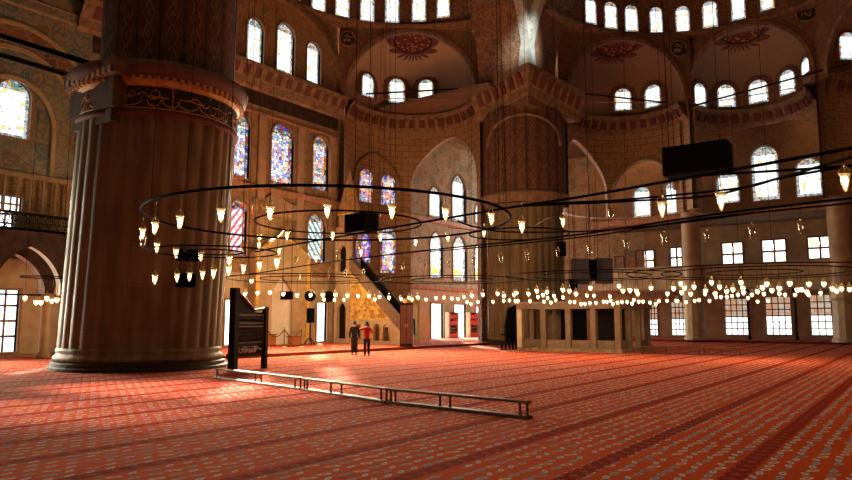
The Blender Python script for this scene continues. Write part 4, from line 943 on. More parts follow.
c_ = on_depth(286.8, 295.5, 46); speaker('wall_monitor', c_, YAWC-0.1, 0.85, 0.12, 0.55, 'small black monitor hanging above the marble prayer niche', 6, cat='monitor')
for px, py, lab in ((310.2, 296, 'round black loudspeaker above the dark column speaker, left of the pair'), (329, 296.5, 'round black loudspeaker by the stair pulpit, right of the pair')):
    c_ = on_depth(px, py, 45.5); r0 = empty('round_loudspeaker', c_); tag(r0, lab, 'loudspeaker')
    d = -FH; t_ = RT; m_ = MB(); k = 20
    for i in range(k):
        a, b = 2*PI*i/k, 2*PI*(i+1)/k; f = lambda an, rr, dd: c_+t_*(rr*math.cos(an))+UPW*(rr*math.sin(an))+d*dd
        m_.quad(f(a, 0.36, 0.15), f(b, 0.36, 0.15), f(b, 0.36, -0.15), f(a, 0.36, -0.15)); m_.quad(f(a, 0.36, 0.15), f(b, 0.36, 0.15), f(b, 0.02, 0.1), f(a, 0.02, 0.1)); m_.quad(f(a, 0.36, -0.15), f(b, 0.36, -0.15), f(b, 0.02, -0.2), f(a, 0.02, -0.2))
    m_.build('drum', 'black', r0)
    m_ = MB(); m_.tube([c_+UPW*0.36, c_+UPW*3.4], 0.015, 4); m_.build('hanger', 'iron', r0)

# ------------------------------------------------------------------ lamps
def lamp_mesh(name, k, lit):
    m_ = MB()
    m_.lathe([(0.005, -0.20), (0.03, -0.17), (0.055, -0.08), (0.07, 0.02), (0.066, 0.06), (0.09, 0.12)], k=k, mi=0)
    m_.lathe([(0.092, 0.115), (0.097, 0.13), (0.087, 0.14)], k=k, mi=1)
    for j in range(3):
        a = 2*PI*j/3; m_.tube([(0.115*math.cos(a), 0.115*math.sin(a), 0.13), (0, 0, 0.3)], 0.006, 3, 1)
    o = m_.build(name, ['lampglass_lit' if lit else 'lampglass', 'brass']); me = o.data; bpy.data.objects.remove(o); return me
def bulb_mesh(name, k, mat):
    m_ = MB(); m_.lathe([(0.0, -0.16), (0.022, -0.12), (0.045, -0.03), (0.05, 0.02), (0.035, 0.07), (0.0, 0.09)], k=k); o = m_.build(name, mat); me = o.data; bpy.data.objects.remove(o); return me
def chain_mesh():
    m_ = MB(); m_.tube([(0, 0, 0), (0, 0, 1)], 0.008, 4); o = m_.build('chain', 'iron'); me = o.data; bpy.data.objects.remove(o); return me
def far_lamp_mesh():
    m_ = MB(); m_.lathe([(0.0, -0.13), (0.05, -0.1), (0.09, -0.02), (0.095, 0.03), (0.085, 0.08)], k=8, mi=0)
    m_.lathe([(0.087, 0.075), (0.092, 0.085), (0.08, 0.095)], k=8, mi=1)
    for j in range(3):
        a = 2*PI*j/3; m_.tube([(0.085*math.cos(a), 0.085*math.sin(a), 0.085), (0, 0, 0.3)], 0.006, 3, 1)
    o = m_.build('glass_lamp', ['lampglass_lit', 'brass']); me = o.data; bpy.data.objects.remove(o); return me
LM = {True: lamp_mesh('glass_lamp', 12, True), False: lamp_mesh('glass_lamp', 12, False)}; LF = far_lamp_mesh()
BM = bulb_mesh('bulb', 10, 'bulb'); m_ = MB(); m_.lathe([(0, -0.085), (0.05, -0.065), (0.075, -0.01), (0.06, 0.05), (0, 0.08)], k=8); o_ = m_.build('bulb', 'bulb_far'); BF = o_.data; bpy.data.objects.remove(o_); CH = chain_mesh()
def add_lamp(root, P, ztop, lit=True, far=False, sc=1.0):
    P = V(P); o = bpy.data.objects.new('glass_lamp', LF if far else LM[lit]); col.objects.link(o); o.parent = root; o.location = P-root.location; o.scale = (sc, sc, sc)
    if lit:
        b = bpy.data.objects.new('bulb', BF if far else BM); col.objects.link(b); b.parent = o
    c = bpy.data.objects.new('chain', CH); col.objects.link(c); c.parent = o; c.location = (0, 0, 0.28); c.scale = (1, 1, max(0.05, (ztop-P.z)/sc-0.28))
def ring_hit(px, py, c, r, zt):
    """lamp on the hoop of radius r round c seen at this pixel: the crossing whose height is closest to zt"""
    d = ray(px, py); ox, oy = CAM.x-c[0], CAM.y-c[1]; a = d.x**2+d.y**2; b = ox*d.x+oy*d.y; cc = ox*ox+oy*oy-r*r; q = b*b-a*cc
    if q < 0: return None
    s = [CAM+d*((-b+sg*math.sqrt(q))/a) for sg in (-1, 1)]
    return min(s, key=lambda p: abs(p.z-zt))
def hub_on(px, dep): P = on_depth(px, 300, dep); return (P.x, P.y)
def hoop(c, r, z, rad, root, name='hoop'):
    m_ = MB(); m_.tube([(c[0]+r*math.cos(2*PI*i/72), c[1]+r*math.sin(2*PI*i/72), z) for i in range(72)], rad, 6, closed=True); return m_.build(name, 'hoop', root)
def cables(c, r, z, ztop, n, root, ph=0.3):
    for i in range(n):
        a = ph+2*PI*i/n; m_ = MB(); m_.tube([(c[0]+r*math.cos(a), c[1]+r*math.sin(a), z), (c[0]+r*0.92*math.cos(a), c[1]+r*0.92*math.sin(a), ztop)], 0.010, 4); m_.build('suspension_cable', 'cable', root)
def chandelier(px, dep, radii, z, zl, lamps, lab, ncab, far, hoop_r=0.035, sc=1.0, name='ring_chandelier', ztop=24, spokes=0):
    c = hub_on(px, dep); root = empty(name, (c[0], c[1], z)); tag(root, lab, 'chandelier', 'iron ring chandeliers hung with glass lamps')
    for r in radii: hoop(c, r, z, hoop_r, root)
    for (x, y, lit) in lamps:
        best = None
        for r in radii:
            P = ring_hit(x, y, c, r, zl)
            if P is not None and z-0.25 > P.z and (best is None or abs(P.z-zl) < abs(best.z-zl)): best = P
        if best is None or abs(best.z-zl) > 0.75:
            P = on_z(x, y, zl)     # between two hoops: hangs from its own cross wire
            best = P
            a = V((P.x-c[0], P.y-c[1], 0)); L = a.length; rr = min(radii, key=lambda q: abs(q-L)); e = V((c[0], c[1], 0))+a*(rr/L)
            m_ = MB(); m_.tube([(P.x, P.y, z), (e.x, e.y, z)], 0.012, 4); m_.build('bracket', 'iron', root)
        add_lamp(root, best, z, lit, far, sc)
    cables(c, radii[0], z, ztop, ncab, root)
    for i in range(spokes):
        a = 0.5+PI*i/spokes; m_ = MB(); R_ = radii[0]; m_.tube([(c[0]+R_*math.cos(a), c[1]+R_*math.sin(a), z), (c[0]-R_*math.cos(a), c[1]-R_*math.sin(a), z)], hoop_r*0.6, 5); m_.build('spoke', 'iron', root)
    return root
L_ = lambda s, lit=True: [(*q, lit) for q in s]
ringA = L_([(142.6,233), (155,227), (180,221), (221,214), (270,212), (327.5,210), (392,211), (445.6,213), (522,226), (491.6,218), (157,247), (176,252.6), (201,256)]) + L_([(143,241)], False)
chandelier(331, 19.3, [5.0], 4.65, 4.05, ringA, 'wide iron ring chandelier of large lit lamps, its left end before the near pier', 4, False, 0.036, 0.92, ztop=26)
ringB = L_([(259.5,238), (259,245), (287,235), (279,251), (332.7,235), (380.5,236.5), (415.6,242), (361,251.7), (316,258)])
chandelier(338, 25.0, [3.0], 5.35, 4.75, ringB, 'smaller iron lamp ring seen inside the wide ring, beside the hung loudspeaker', 3, False, 0.032, 0.92, ztop=26)
ringC = L_([(448,237), (484,232), (563,221.6)])
chandelier(520, 27.0, [1.95], 5.2, 4.85, ringC, 'small iron ring chandelier in front of the far fluted pier', 3, False, 0.03, 0.95, ztop=26)
# straight run of iron bars that crosses to the right, hung with lamps
zb_ = 4.6
root = empty('lamp_bars', on_z(590, 225, zb_)); tag(root, 'long black iron bars crossing to the right edge, hung with clear glass lamps', 'chandelier')
BARS = [[(255,252),(280,247),(355,234),(430,221),(520,206),(580,197),(664,182),(740,168.5),(852,148),(930,133)],
        [(228,276),(258,273),(330,262),(430,250),(520,241),(590,233),(710,215),(852,198),(930,189)],
        [(430,251.5),(500,245.5),(590,236),(640,228.5),(710,217.5),(852,203),(930,195)],
        [(523,206),(580,203.5),(632,201),(710,195.6),(757,184),(794,174),(852,157),(930,137)],
        [(523,205),(580,202),(632,199),(740,188),(781,178),(852,165),(930,149)],
        [(458,221),(468,225),(481,228),(510,232),(590,231),(680,223),(760,212)],
        [(700,175.5),(781,170.5),(852,166),(930,161)]]
def smooth(pts, n=8):
    out = []
    for i in range(len(pts)-1):
        p0 = pts[max(i-1, 0)]; p1 = pts[i]; p2 = pts[i+1]; p3 = pts[min(i+2, len(pts)-1)]
        for j in range(n):
            t = j/n; out.append(tuple(0.5*((2*p1[k])+(-p0[k]+p2[k])*t+(2*p0[k]-5*p1[k]+4*p2[k]-p3[k])*t*t+(-p0[k]+3*p1[k]-3*p2[k]+p3[k])*t**3) for k in (0, 1)))
    out.append(pts[-1]); return out
barpts = []
for bi, B in enumerate(BARS):
    P = [on_z(x, y, zb_) for x, y in smooth(B)]
    if bi != 5: P.append(P[-1]+(P[-1]-P[-4]).normalized()*9)
    barpts.append(P); m_ = MB(); m_.tube(P, 0.026 if bi not in (0, 1) else 0.032, 6); m_.build('iron_bar', 'hoop', root)
for j, (i, k) in enumerate(((0, 30), (1, 20), (1, 40), (3, 20))):
    p = barpts[i][min(k, len(barpts[i])-1)]; m_ = MB(); m_.tube([p, p+V((0.3, 0.2, 20))], 0.010, 4); m_.build('suspension_cable', 'cable', root)
unlit = [(296,259.5),(338,256),(299,277),(312,276),(329,275.6),(345.5,274),(363.7,273),(403,268.5),(425,266.6),(449.4,263.8),(474,261.6),(501,259.5),(527,256),(558,253.4),(590,250),(626.5,245),(664,240),(706.7,236.7),(752,232.8),(800.7,228),(611,214.5)]
lits = [(662,208),(721,200.4),(845,180.6)]
allb = [p for B in barpts for p in B]
for (x, y), lit in [(q, False) for q in unlit]+[(q, True) for q in lits]:
    # hang below the nearest bar in plan that this sight line passes under
    best = None
    for dep in [10+0.25*i for i in range(150)]:
        P = on_depth(x, y, dep)
        if not (3.45 < P.z < 4.4): continue
        q = min(allb, key=lambda b: (b.x-P.x)**2+(b.y-P.y)**2); dd = (q.x-P.x)**2+(q.y-P.y)**2
        if best is None or dd < best[0]: best = (dd, P)
    if best: add_lamp(root, best[1], zb_, lit, False, 1.0 if lit else 0.8)
# low rings of many small lit lamps
G0 = L_([(155,279),(177,277),(189.6,276),(202.5,274.5),(213.7,273),(229.4,260),(228.8,270),(243.5,268),(259.5,265),(277,262)])
chandelier(212, 19.5, [1.75, 0.8], 3.75, 3.15, G0, 'low iron lamp ring before the near fluted pier with a row of lit lamps', 3, False, 0.022, 0.85)
G5 = L_([(25,298),(36,302.5),(41,302.5),(47,298.5),(52,301),(57,300)])
chandelier(43, 27.0, [0.85], 3.5, 2.6, G5, 'small lit ring chandelier under the left gallery arches', 2, True, 0.025, 1.0, ztop=10)
G1 = L_([(232,294),(245,294),(257.6,293),(269.8,292.5),(251.5,281),(283,294),(297,295),(310.7,295),(323,295),(335.5,295),(324,299.5),(347.7,295.7),(334.5,300),(344,299.5),(358,296),(369,296),(375,299.5),(379.6,296.7)])
chandelier(310, 36.5, [4.3, 2.6], 4.0, 3.1, G1, 'low ring of small lit lamps hanging before the stair pulpit and the two people', 4, True, 0.026, 1.0)
G2 = L_([(389,297.6),(401,299),(409,298),(412,299.5),(418,297.6),(426,299.5),(436,298),(444,297.6),(452,298.5),(458,299),(464,297),(472,295.7),(483,294.8),(471,304),(467,302),(478,302),(493,301.7),(497.7,293.8),(504,295.7),(503.7,301),(509.5,300.4),(514,294.8),(516.5,293),(515.5,301),(518,301)])
chandelier(452, 37.5, [3.9, 2.2], 4.0, 3.1, G2, 'low ring of small lit lamps hanging before the bright doorways left of the far pier', 3, True, 0.026, 1.0)
G3 = L_([(528.5,294),(530,301),(537,291),(538,297),(543,295),(547,292),(544,301.7),(547.6,298),(551,302.6),(554,296),(555.7,300),(563,290),(563,297.4),(569.4,291),(570,302),(574.5,302),(576,294),(581,304),(585,304),(587,295.5),(590,303),(590.4,288),(594,295.7),(596,303),(603.6,301.7),(607,302),(610,296.6),(610.7,300.7),(613,304),(617.6,302.6),(619,286),(623,291),(622,302),(627,302),(630,290.4),(632,303.6),(634,300),(636.4,291),(637.7,293.8),(638.7,301.7),(643,301.7),(651,288),(650,302.6),(655.6,304)])
chandelier(592, 34.0, [4.2, 2.8], 4.0, 3.05, G3, 'low ring crowded with small lit lamps hanging over the marble platform', 3, True, 0.026, 1.0)
G4 = L_([(659,301),(667.4,293.8),(667,300.7),(673.6,288.5),(676,300.7),(680.7,283.7),(684.5,288),(681.7,292.6),(694,287),(690.7,294),(711.7,282.6),(719.6,287),(705,294),(677.5,300.8),(686,302),(694.6,300.8),(699,300),(709.5,300.8),(715,293.7),(716,297),(721,297),(726.6,291.6),(727,297),(732,296),(738,294.8),(741,282.6),(743,288.4),(743.7,292.6),(748,298),(752,294.8),(757.6,291.6),(762.5,287.7),(764,294),(767,284),(772,290.5),(779.4,288.4),(779.4,293.7),(785,294.8),(790,283.5),(795,294.8),(797.6,290),(801.4,289.4),(806.8,292),(809,284),(808.5,294.8),(820.6,293),(824,284),(832.4,288.8),(836.7,291),(841.6,288.8),(849.5,289.4),(757.6,301.6),(768,300.8),(705.5,291),(733,289.5)])
chandelier(755, 31.5, [5.6, 4.0, 2.0], 4.0, 3.05, G4, 'low wide ring crowded with small lit lamps hanging in front of the side aisle windows', 4, True, 0.026, 1.0)

# ------------------------------------------------------------------ low wooden rails on the carpet
def low_rail(p, q, lab, posts, h=0.33, mats=('rail_wood', 'post_wood'), th=1.0):
    p, q = V(p), V(q); p.z = q.z = 0; t = (q-p).normalized(); L = (q-p).length; n = V((-t.y, t.x, 0)); mid = (p+q)/2
    r0 = empty('low_rail', mid); tag(r0, lab, 'rail', 'low wooden prayer rails')
    for nm, z0, z1, hw in (('top_rail', h-0.05*th, h, 0.075*th), ('foot_rail', 0.0, 0.06, 0.10)):
        m_ = MB(); m_.obox((mid.x, mid.y), t, n, L/2, hw, z0, z1); o = m_.build(nm, mats[0], r0); b_ = o.modifiers.new('bevel', 'BEVEL'); b_.width = 0.012; b_.segments = 2
    for s in posts:
        c = p+t*(s*L); m_ = MB(); hh = h-0.11
        m_.lathe([(a_*th, b_) for a_, b_ in ((0.028, 0.06), (0.035, 0.06+hh*.1), (0.018, 0.06+hh*.25), (0.032, 0.06+hh*.5), (0.018, 0.06+hh*.75), (0.035, 0.06+hh*.9), (0.028, 0.06+hh))], c=(c.x, c.y, 0), k=8); m_.build('turned_post', mats[1], r0)
def seg(x0, y0, x1, y1): return on_z(x0, y0, 0), on_z(x1, y1, 0)
a, b = seg(216, 378.5, 302, 390); low_rail(a, b, 'low wooden rail on the carpet beside the pulpit stand, farthest of the near row', (0.012, 0.5, 0.57, 0.93, 0.985))
a, b = seg(303.5, 390.4, 388, 403); low_rail(a, b, 'low wooden rail on the carpet, middle one of the near row', (0.012, 0.05, 0.36, 0.49, 0.93, 0.985))
a, b = seg(389.5, 403.3, 530, 419); low_rail(a, b, 'low wooden rail on the carpet, the near end of the row with a free end', (0.012, 0.05, 0.40, 0.475, 0.94, 0.985))
a, b = seg(642, 353.5, 701, 354.8); low_rail(a, b, 'low brown rail in the distance touching the corner of the marble platform', (0.02, 0.42, 0.97), 0.42, ('rail_wood', 'post_wood'), 1.6)
a, b = seg(703, 355, 741, 356); low_rail(a, b, 'low brown rail standing free on the carpet right of the marble platform', (0.03, 0.5, 0.97), 0.42, ('rail_wood', 'post_wood'), 1.6)

# ------------------------------------------------------------------ pulpit stand (dark carved wood) by the near pier
pA, pB = on_z(232.5, 371.5, 0), on_z(264, 368, 0); t = (pB-pA).normalized(); n = V((-t.y, t.x, 0)); W = (pB-pA).length
r0 = empty('pulpit_stand', (pA+pB)/2); tag(r0, 'tall dark carved wooden pulpit stand with white lettering, on the carpet beside the near pier', 'pulpit')
def PL(u, v, d): return pA+t*u+UPW*v+n*d
for nm, u, top_, hw in (('post', 0.0, 3.0, 0.13), ('post', W, 2.35, 0.09)):
    m_ = MB(); c = PL(u, 0, 0); m_.obox((c.x, c.y), t, n, hw, hw, 0, top_); o = m_.build(nm, 'dark_wood', r0)
m_ = MB(); m_.plate([(0.1, 0.55), (0.1, 2.85), (0.35, 2.85), (W*0.62, 2.15), (W, 2.1), (W, 0.55)], [], lambda u, v, d: PL(u, v, d), 0.07)
pn = m_.build('carved_panel', 'dark_wood', r0)
m_ = MB()
for (u0, u1, v0, v1) in ((0.2, W-0.12, 0.98, 1.62), (0.2, W-0.12, 1.7, 2.05)):
    m_.box((0, 0, 0), (0, 0, 0)) if False else None
    for (a, b, c, d) in ((u0, u1, v0, v0+0.05), (u0, u1, v1-0.05, v1), (u0, u0+0.05, v0, v1), (u1-0.05, u1, v0, v1)):
        m_.plate([(a, c), (a, d), (b, d), (b, c)], [], lambda u, v, dd: PL(u, v, dd-0.03), 0.03)
    k = 0; u = u0+0.14
    while u < u1-0.1:
        v = v0+0.13
        while v < v1-0.08:
            m_.tube([PL(u+0.055*math.cos(2*PI*i/6), v+0.055*math.sin(2*PI*i/6), -0.01) for i in range(6)], 0.012, 3, closed=True); v += 0.14
        u += 0.14
m_.build('relief', 'post_wood', pn)
m_ = MB()
for st in strokes(W-0.3, 0.26, 21): m_.tube([PL(0.2+s, 0.62+h, -0.015) for s, h in st if s < W-0.35] or [PL(0.3, .7, -.01), PL(0.32, .7, -.01)], 0.02, 4)
m_.build('white_lettering', 'white_paint', pn)
m_ = MB(); m_.tube([PL(0.0, 2.95, -0.02), PL(0.2, 2.85, -0.02), PL(W*0.62, 2.2, -0.02), PL(W, 2.3, -0.02)], 0.055, 6); m_.build('handrail', 'rail_wood', r0)
m_ = MB(); m_.plate([(0.0, 0.5), (0.0, 0.62), (W, 0.62), (W, 0.5)], [], lambda u, v, d: PL(u, v, d), 0.3); m_.build('platform', 'dark_wood', r0)

# ------------------------------------------------------------------ minbar (stair pulpit of marble and gold)
MX0, MX1 = 5.5, 6.8
r0 = empty('minbar', (6.1, 23.2, 0.16)); tag(r0, 'tall marble and gold stair pulpit rising to the left behind the two people', 'pulpit')
MF = lambda x: (lambda u, v, d: (x+d, u, v))
yl, yh = 20.05, 25.15
Z0 = 0.16
# side: base arcade, gold panel, stringer
arch4 = [arch_pts(21.7+0.85*i, 0.4, 0.3, 1.25, 10, 0.3) for i in range(4)]
m_ = MB(); m_.plate([(yl+0.05, Z0), (yl+0.05, 1.9), (yl+0.9, 1.9), (yh, 1.9), (yh, Z0)], arch4, MF(MX0), 0.25); m_.build('base_arcade', 'marble', r0)
m_ = MB()
for a4 in arch4: m_.tube([(MX0-0.02, u, v) for u, v in a4], 0.035, 4)
m_.build('arch_moulding', 'gold', r0)
m_ = MB(); m_.plate([(yl+1.2, 1.9), (yh-0.03, 5.5), (yh-0.03, 1.9)], [], MF(MX0+0.03), 0.2); gp = m_.build('gilded_panel', 'gold', r0)
m_ = MB(); rn = random.Random(4)
for i in range(70):
    u = rn.uniform(yl+1.3, yh-0.25); top_ = 1.9+(u-yl-1.2)*(3.6/(yh-yl-1.2))-0.3
    if top_ < 2.2: continue
    v = rn.uniform(2.05, top_); rr = rn.uniform(0.08, 0.2)
    m_.tube([(MX0, u+rr*(1-q/14)*math.cos(q*0.9), v+rr*(1-q/14)*math.sin(q*0.9)) for q in range(13)], 0.02, 4)
m_.build('scroll_pattern', 'gold_paint', gp)
sl = (6.46-1.75)/(yh-yl)
for nm, x0, x1, mt in (('balustrade', MX0-0.06, MX0+0.12, 'platform_stone'), ('balustrade', MX1-0.12, MX1+0.06, 'dark_wood')):  # far balustrade is stone; its shade is put in as dark wood colour
    m_ = MB(); m_.plate([(yl, 0.75), (yl, 1.75), (yh, 6.46), (yh, 5.45)], [], MF(x0), x1-x0); m_.build(nm, mt, r0)
for k in range(14):
    y0_ = yl+0.1+k*(yh-yl-0.2)/14; z1 = 0.5+(k+1)*0.32; m_ = MB(); m_.box((MX0+0.12, y0_, max(Z0, z1-0.75)), (MX1-0.12, y0_+0.38, z1)); m_.build('step', 'marble_white', r0)
# portal at the foot
for x in (MX0+0.02, MX1-0.02):
    m_ = MB(); m_.box((x-0.1, yl-0.22, Z0), (x+0.1, yl, 2.9)); m_.build('portal_post', 'marble', r0)
m_ = MB(); m_.box((MX0-0.15, yl-0.28, 2.9), (MX1+0.15, yl+0.05, 3.3)); m_.build('portal_lintel', 'gold', r0)
# tower and spire
nich = [arch_pts(25.9, 0.5, 0.42, 2.6, 12, 0.3), arch_pts(25.9, 5.4, 0.4, 6.9, 12, 0.3)]
m_ = MB(); m_.plate([(yh, Z0), (yh, 8.3), (26.6, 8.3), (26.6, Z0)], nich, MF(MX0-0.03), 0.3); m_.box((MX0+0.25, yh, Z0), (MX1, 26.6, 5.0)) ; m_.build('tower', 'marble', r0)
for nn in nich: m_ = MB(); m_.plate(nn, [], lambda u, v, d: (MX0+0.24+d, u, v), 0.02); m_.build('niche_back', 'dark_wood', r0)
m_ = MB()
for (x, y) in ((MX1-0.1, yh+0.1), (MX1-0.1, 26.5)): m_.box((x-0.1, y-0.1, 5.0), (x+0.1, y+0.1, 8.3))
m_.build('canopy_post', 'marble', r0)
m_ = MB(); m_.lathe([(1.0, 8.3), (1.0, 8.7), (0.82, 8.8), (0.8, 9.6), (0.95, 9.7), (0.0, 13.2)], c=(6.15, 25.85, 0), k=10, sm=False); m_.build('spire', 'gold_paint', r0)

# mihrab: marble prayer niche in the qibla wall
r0 = empty('mihrab', (1.0, 27.6, 0.16)); tag(r0, 'pale marble prayer niche with a pointed hood in the qibla wall', 'niche')
op = arch_pts(1.0, 0.18, 0.95, 3.4, 16, 0.5)
m_ = MB(); m_.plate([(-1.5, 0.16), (-1.5, 6.4), (0.6, 7.6), (1.0, 8.1), (1.4, 7.6), (3.5, 6.4), (3.5, 0.16)], [op], lambda u, v, d: (u, 27.35+d, v), 0.6); m_.build('surround', 'marble', r0)
m_ = MB()
for i in range(16):
    a, b = PI*i/16, PI*(i+1)/16
    for j in range(8):
        z0, z1 = 0.18+j*0.44, 0.18+(j+1)*0.44; s0 = s1 = 0.95
        m_.quad((1+0.95*math.cos(a), 27.5+0.45*math.sin(a), z0), (1+0.95*math.cos(b), 27.5+0.45*math.sin(b), z0), (1+0.95*math.cos(b), 27.5+0.45*math.sin(b), z1), (1+0.95*math.cos(a), 27.5+0.45*math.sin(a), z1))
    m_.face([len(m_.v)+q for q in range(3)]); m_.v += [V((1+0.95*math.cos(a), 27.5+0.45*math.sin(a), 3.7)), V((1+0.95*math.cos(b), 27.5+0.45*math.sin(b), 3.7)), V((1, 27.5, 5.4))]
m_.build('niche', 'marble_white', r0)
m_ = MB()
for sx in (-1.35, 3.35): m_.box((sx-0.14, 27.2, 0.16), (sx+0.14, 27.4, 6.2))
m_.tube([(-1.5, 27.3, 6.4), (0.6, 27.3, 7.6), (1.0, 27.3, 8.1), (1.4, 27.3, 7.6), (3.5, 27.3, 6.4)], 0.1, 5)
m_.build('gilded_moulding', 'gold', r0)
# gilded inscription crest over the mihrab
m_ = MB(); P_ = on_y(275, 207, 27.9)
cr = empty('inscription_panel', P_); tag(cr, 'gilded inscription panel on the wall above the prayer niche', 'panel')
m_ = MB(); m_.plate([(-2.0, -0.7), (-2.0, 0.3), (-0.9, 0.5), (0, 1.2), (0.9, 0.5), (2.0, 0.3), (2.0, -0.7)], [], lambda u, v, d: (P_.x+u, P_.y-d, P_.z+v), 0.12); m_.build('board', 'stone', cr)
m_ = MB()
for st in strokes(3.6, 0.8, 31): m_.tube([(P_.x-1.8+s, P_.y-0.13, P_.z-0.6+h) for s, h in st], 0.035, 4)
m_.build('gold_lettering', 'gold', cr)

# ------------------------------------------------------------------ things on the qibla platform
def standing(px, py, plane_y): return on_y(px, py, plane_y)
# stanchions and rope
sp_ = [on_z(q, 347.6, 0.16) for q in (266.5, 284, 301)]
for i, P in enumerate(sp_):
    r0 = empty('stanchion', P); tag(r0, ('leftmost', 'middle', 'rightmost')[i] + ' of the three dark rope stanchions before the prayer niche', 'stanchion', 'rope stanchions')
    m_ = MB(); m_.lathe([(0, 0), (0.17, 0), (0.16, 0.04), (0.03, 0.07)], c=P, k=12); m_.build('base', 'brass', r0)
    m_ = MB(); m_.lathe([(0.03, 0.05), (0.03, 1.15)], c=P, k=8); m_.build('pole', 'post_wood', r0)
    m_ = MB(); m_.lathe([(0.03, 1.13), (0.06, 1.17), (0.05, 1.24), (0, 1.28)], c=P, k=10); m_.build('finial', 'brass', r0)
for i in range(2):
    a, b = sp_[i], sp_[i+1]; m_ = MB(); m_.tube([a.lerp(b, q/12)+UPW*(1.1-0.45*math.sin(PI*q/12)) for q in range(13)], 0.03, 5); o = m_.build('rope', 'rope', off=a); o.location = a
    tag(o, ('left' if i == 0 else 'right') + ' dark red rope slung between stanchions before the prayer niche', 'rope', 'stanchion ropes')
def chest(P, w, d, h, lab):
    r0 = empty('book_chest', P); tag(r0, lab, 'chest', 'chests by the prayer niche')
    m_ = MB(); m_.box((P.x-w/2, P.y-d/2, P.z+0.06), (P.x+w/2, P.y+d/2, P.z+h)); o = m_.build('body', 'box_orange', r0); o.modifiers.new('bevel', 'BEVEL').width = 0.03
    m_ = MB(); m_.box((P.x-w/2-.03, P.y-d/2-.03, P.z+h), (P.x+w/2+.03, P.y+d/2+.03, P.z+h+0.06)); m_.build('lid', 'rail_wood', r0)
    for sx in (-1, 1):
        for sy in (-1, 1): m_ = MB(); m_.box((P.x+sx*(w/2-.08)-.04, P.y+sy*(d/2-.08)-.04, P.z), (P.x+sx*(w/2-.08)+.04, P.y+sy*(d/2-.08)+.04, P.z+0.07)); m_.build('foot', 'dark_wood', r0)
P = on_z(269.5, 346.2, 0.16); chest(P, 0.7, 0.5, 0.72, 'orange-brown chest behind the rope, left of the prayer niche')
P = on_z(294.5, 346.2, 0.16); chest(P, 0.8, 0.5, 0.6, 'orange-brown chest behind the rope, right of the prayer niche')
# loudspeaker on a tripod
P = on_z(310, 345, 0.16); r0 = empty('stand_loudspeaker', P); tag(r0, 'slim black column loudspeaker on a stand beside the bright golden doorway', 'loudspeaker')
m_ = MB(); m_.box((P.x-0.2, P.y-0.18, P.z+1.5), (P.x+0.2, P.y+0.18, P.z+2.5)); m_.build('cabinet', 'black', r0)
m_ = MB(); m_.tube([P+V((0, 0, 0.2)), P+V((0, 0, 1.52))], 0.05, 8); m_.build('pole', 'iron', r0)
for k in range(3):
    a = 2*PI*k/3; m_ = MB(); m_.tube([P+V((0, 0, 0.55)), P+V((0.45*math.cos(a), 0.45*math.sin(a), 0.02))], 0.04, 6); m_.build('leg', 'iron', r0)
# tall dark cabinet at the pulpit's foot
P = on_z(406.5, 346.5, 0.16); r0 = empty('tall_cabinet', P); tag(r0, 'tall dark wooden cabinet at the foot of the stair pulpit', 'cabinet')
m_ = MB(); m_.obox((P.x, P.y), RT, FH, 0.42, 0.3, 0.16, 2.95); m_.build('body', 'dark_wood', r0)
for s_ in (-1, 1):
    m_ = MB(); c_ = V((P.x, P.y, 0))+RT*(s_*0.2)-FH*0.315; m_.obox((c_.x, c_.y), RT, FH, 0.18, 0.02, 0.35, 2.8); d_ = m_.build('door', 'post_wood', r0)
    m_ = MB(); c_ = c_-FH*0.03-RT*(s_*0.14); m_.obox((c_.x, c_.y), RT, FH, 0.015, 0.02, 1.4, 1.6); m_.build('handle', 'brass', d_)
# two shelves of red books between the bright doorways
for px, lab in ((452, 'narrow shelf of red books between the bright doorways, left of the pair'), (472.5, 'narrow shelf of red books between the bright doorways, right of the pair')):
    P = on_y(px, 338.5, 27.5); P.z = 0.16; r0 = empty('bookcase', P); tag(r0, lab, 'bookcase', 'bookcases between the doorways')
    w, d, h = 1.5, 0.45, 2.45
    for nm, u in (('side_panel', -w/2), ('side_panel', w/2)): m_ = MB(); m_.box((P.x+u-0.1, P.y-d/2, P.z), (P.x+u+0.1, P.y+d/2, P.z+h)); m_.build(nm, 'marble', r0)
    m_ = MB(); m_.box((P.x-w/2, P.y+d/2-0.04, P.z), (P.x+w/2, P.y+d/2, P.z+h)); m_.build('back_panel', 'dark_wood', r0)
    for k in range(5): m_ = MB(); m_.box((P.x-w/2, P.y-d/2, P.z+k*0.59), (P.x+w/2, P.y+d/2, P.z+k*0.59+0.06)); m_.build('shelf', 'rail_wood', r0)
    for k in range(4):
        x = P.x-w/2+0.14
        while x < P.x+w/2-0.2:
            bw = random.uniform(0.15, 0.2); hh = random.uniform(0.36, 0.46); m_ = MB(); z0 = P.z+k*0.59+0.06
            m_.box((x, P.y-0.2, z0), (x+bw-0.015, P.y+0.1, z0+hh)); m_.box((x-0.002, P.y-0.204, z0+hh*.75), (x+bw-0.013, P.y-0.19, z0+hh*.8), 1); o = m_.build('book', ['book_red' if k != 1 else 'dark_wood', 'gold_paint'], off=(x, P.y, z0)); o.location = (x, P.y, z0)
            tag(o, ('dark' if k == 1 else 'red') + ' bound book in the ' + ('left' if px < 460 else 'right') + ' narrow bookcase, shelf ' + ('lowest', 'second from the bottom', 'third from the bottom', 'topmost')[k], 'book', 'books on the ' + ('left' if px < 460 else 'right') + ' bookcase, ' + ('lowest', 'second', 'third', 'top')[k] + ' shelf'); x += bw

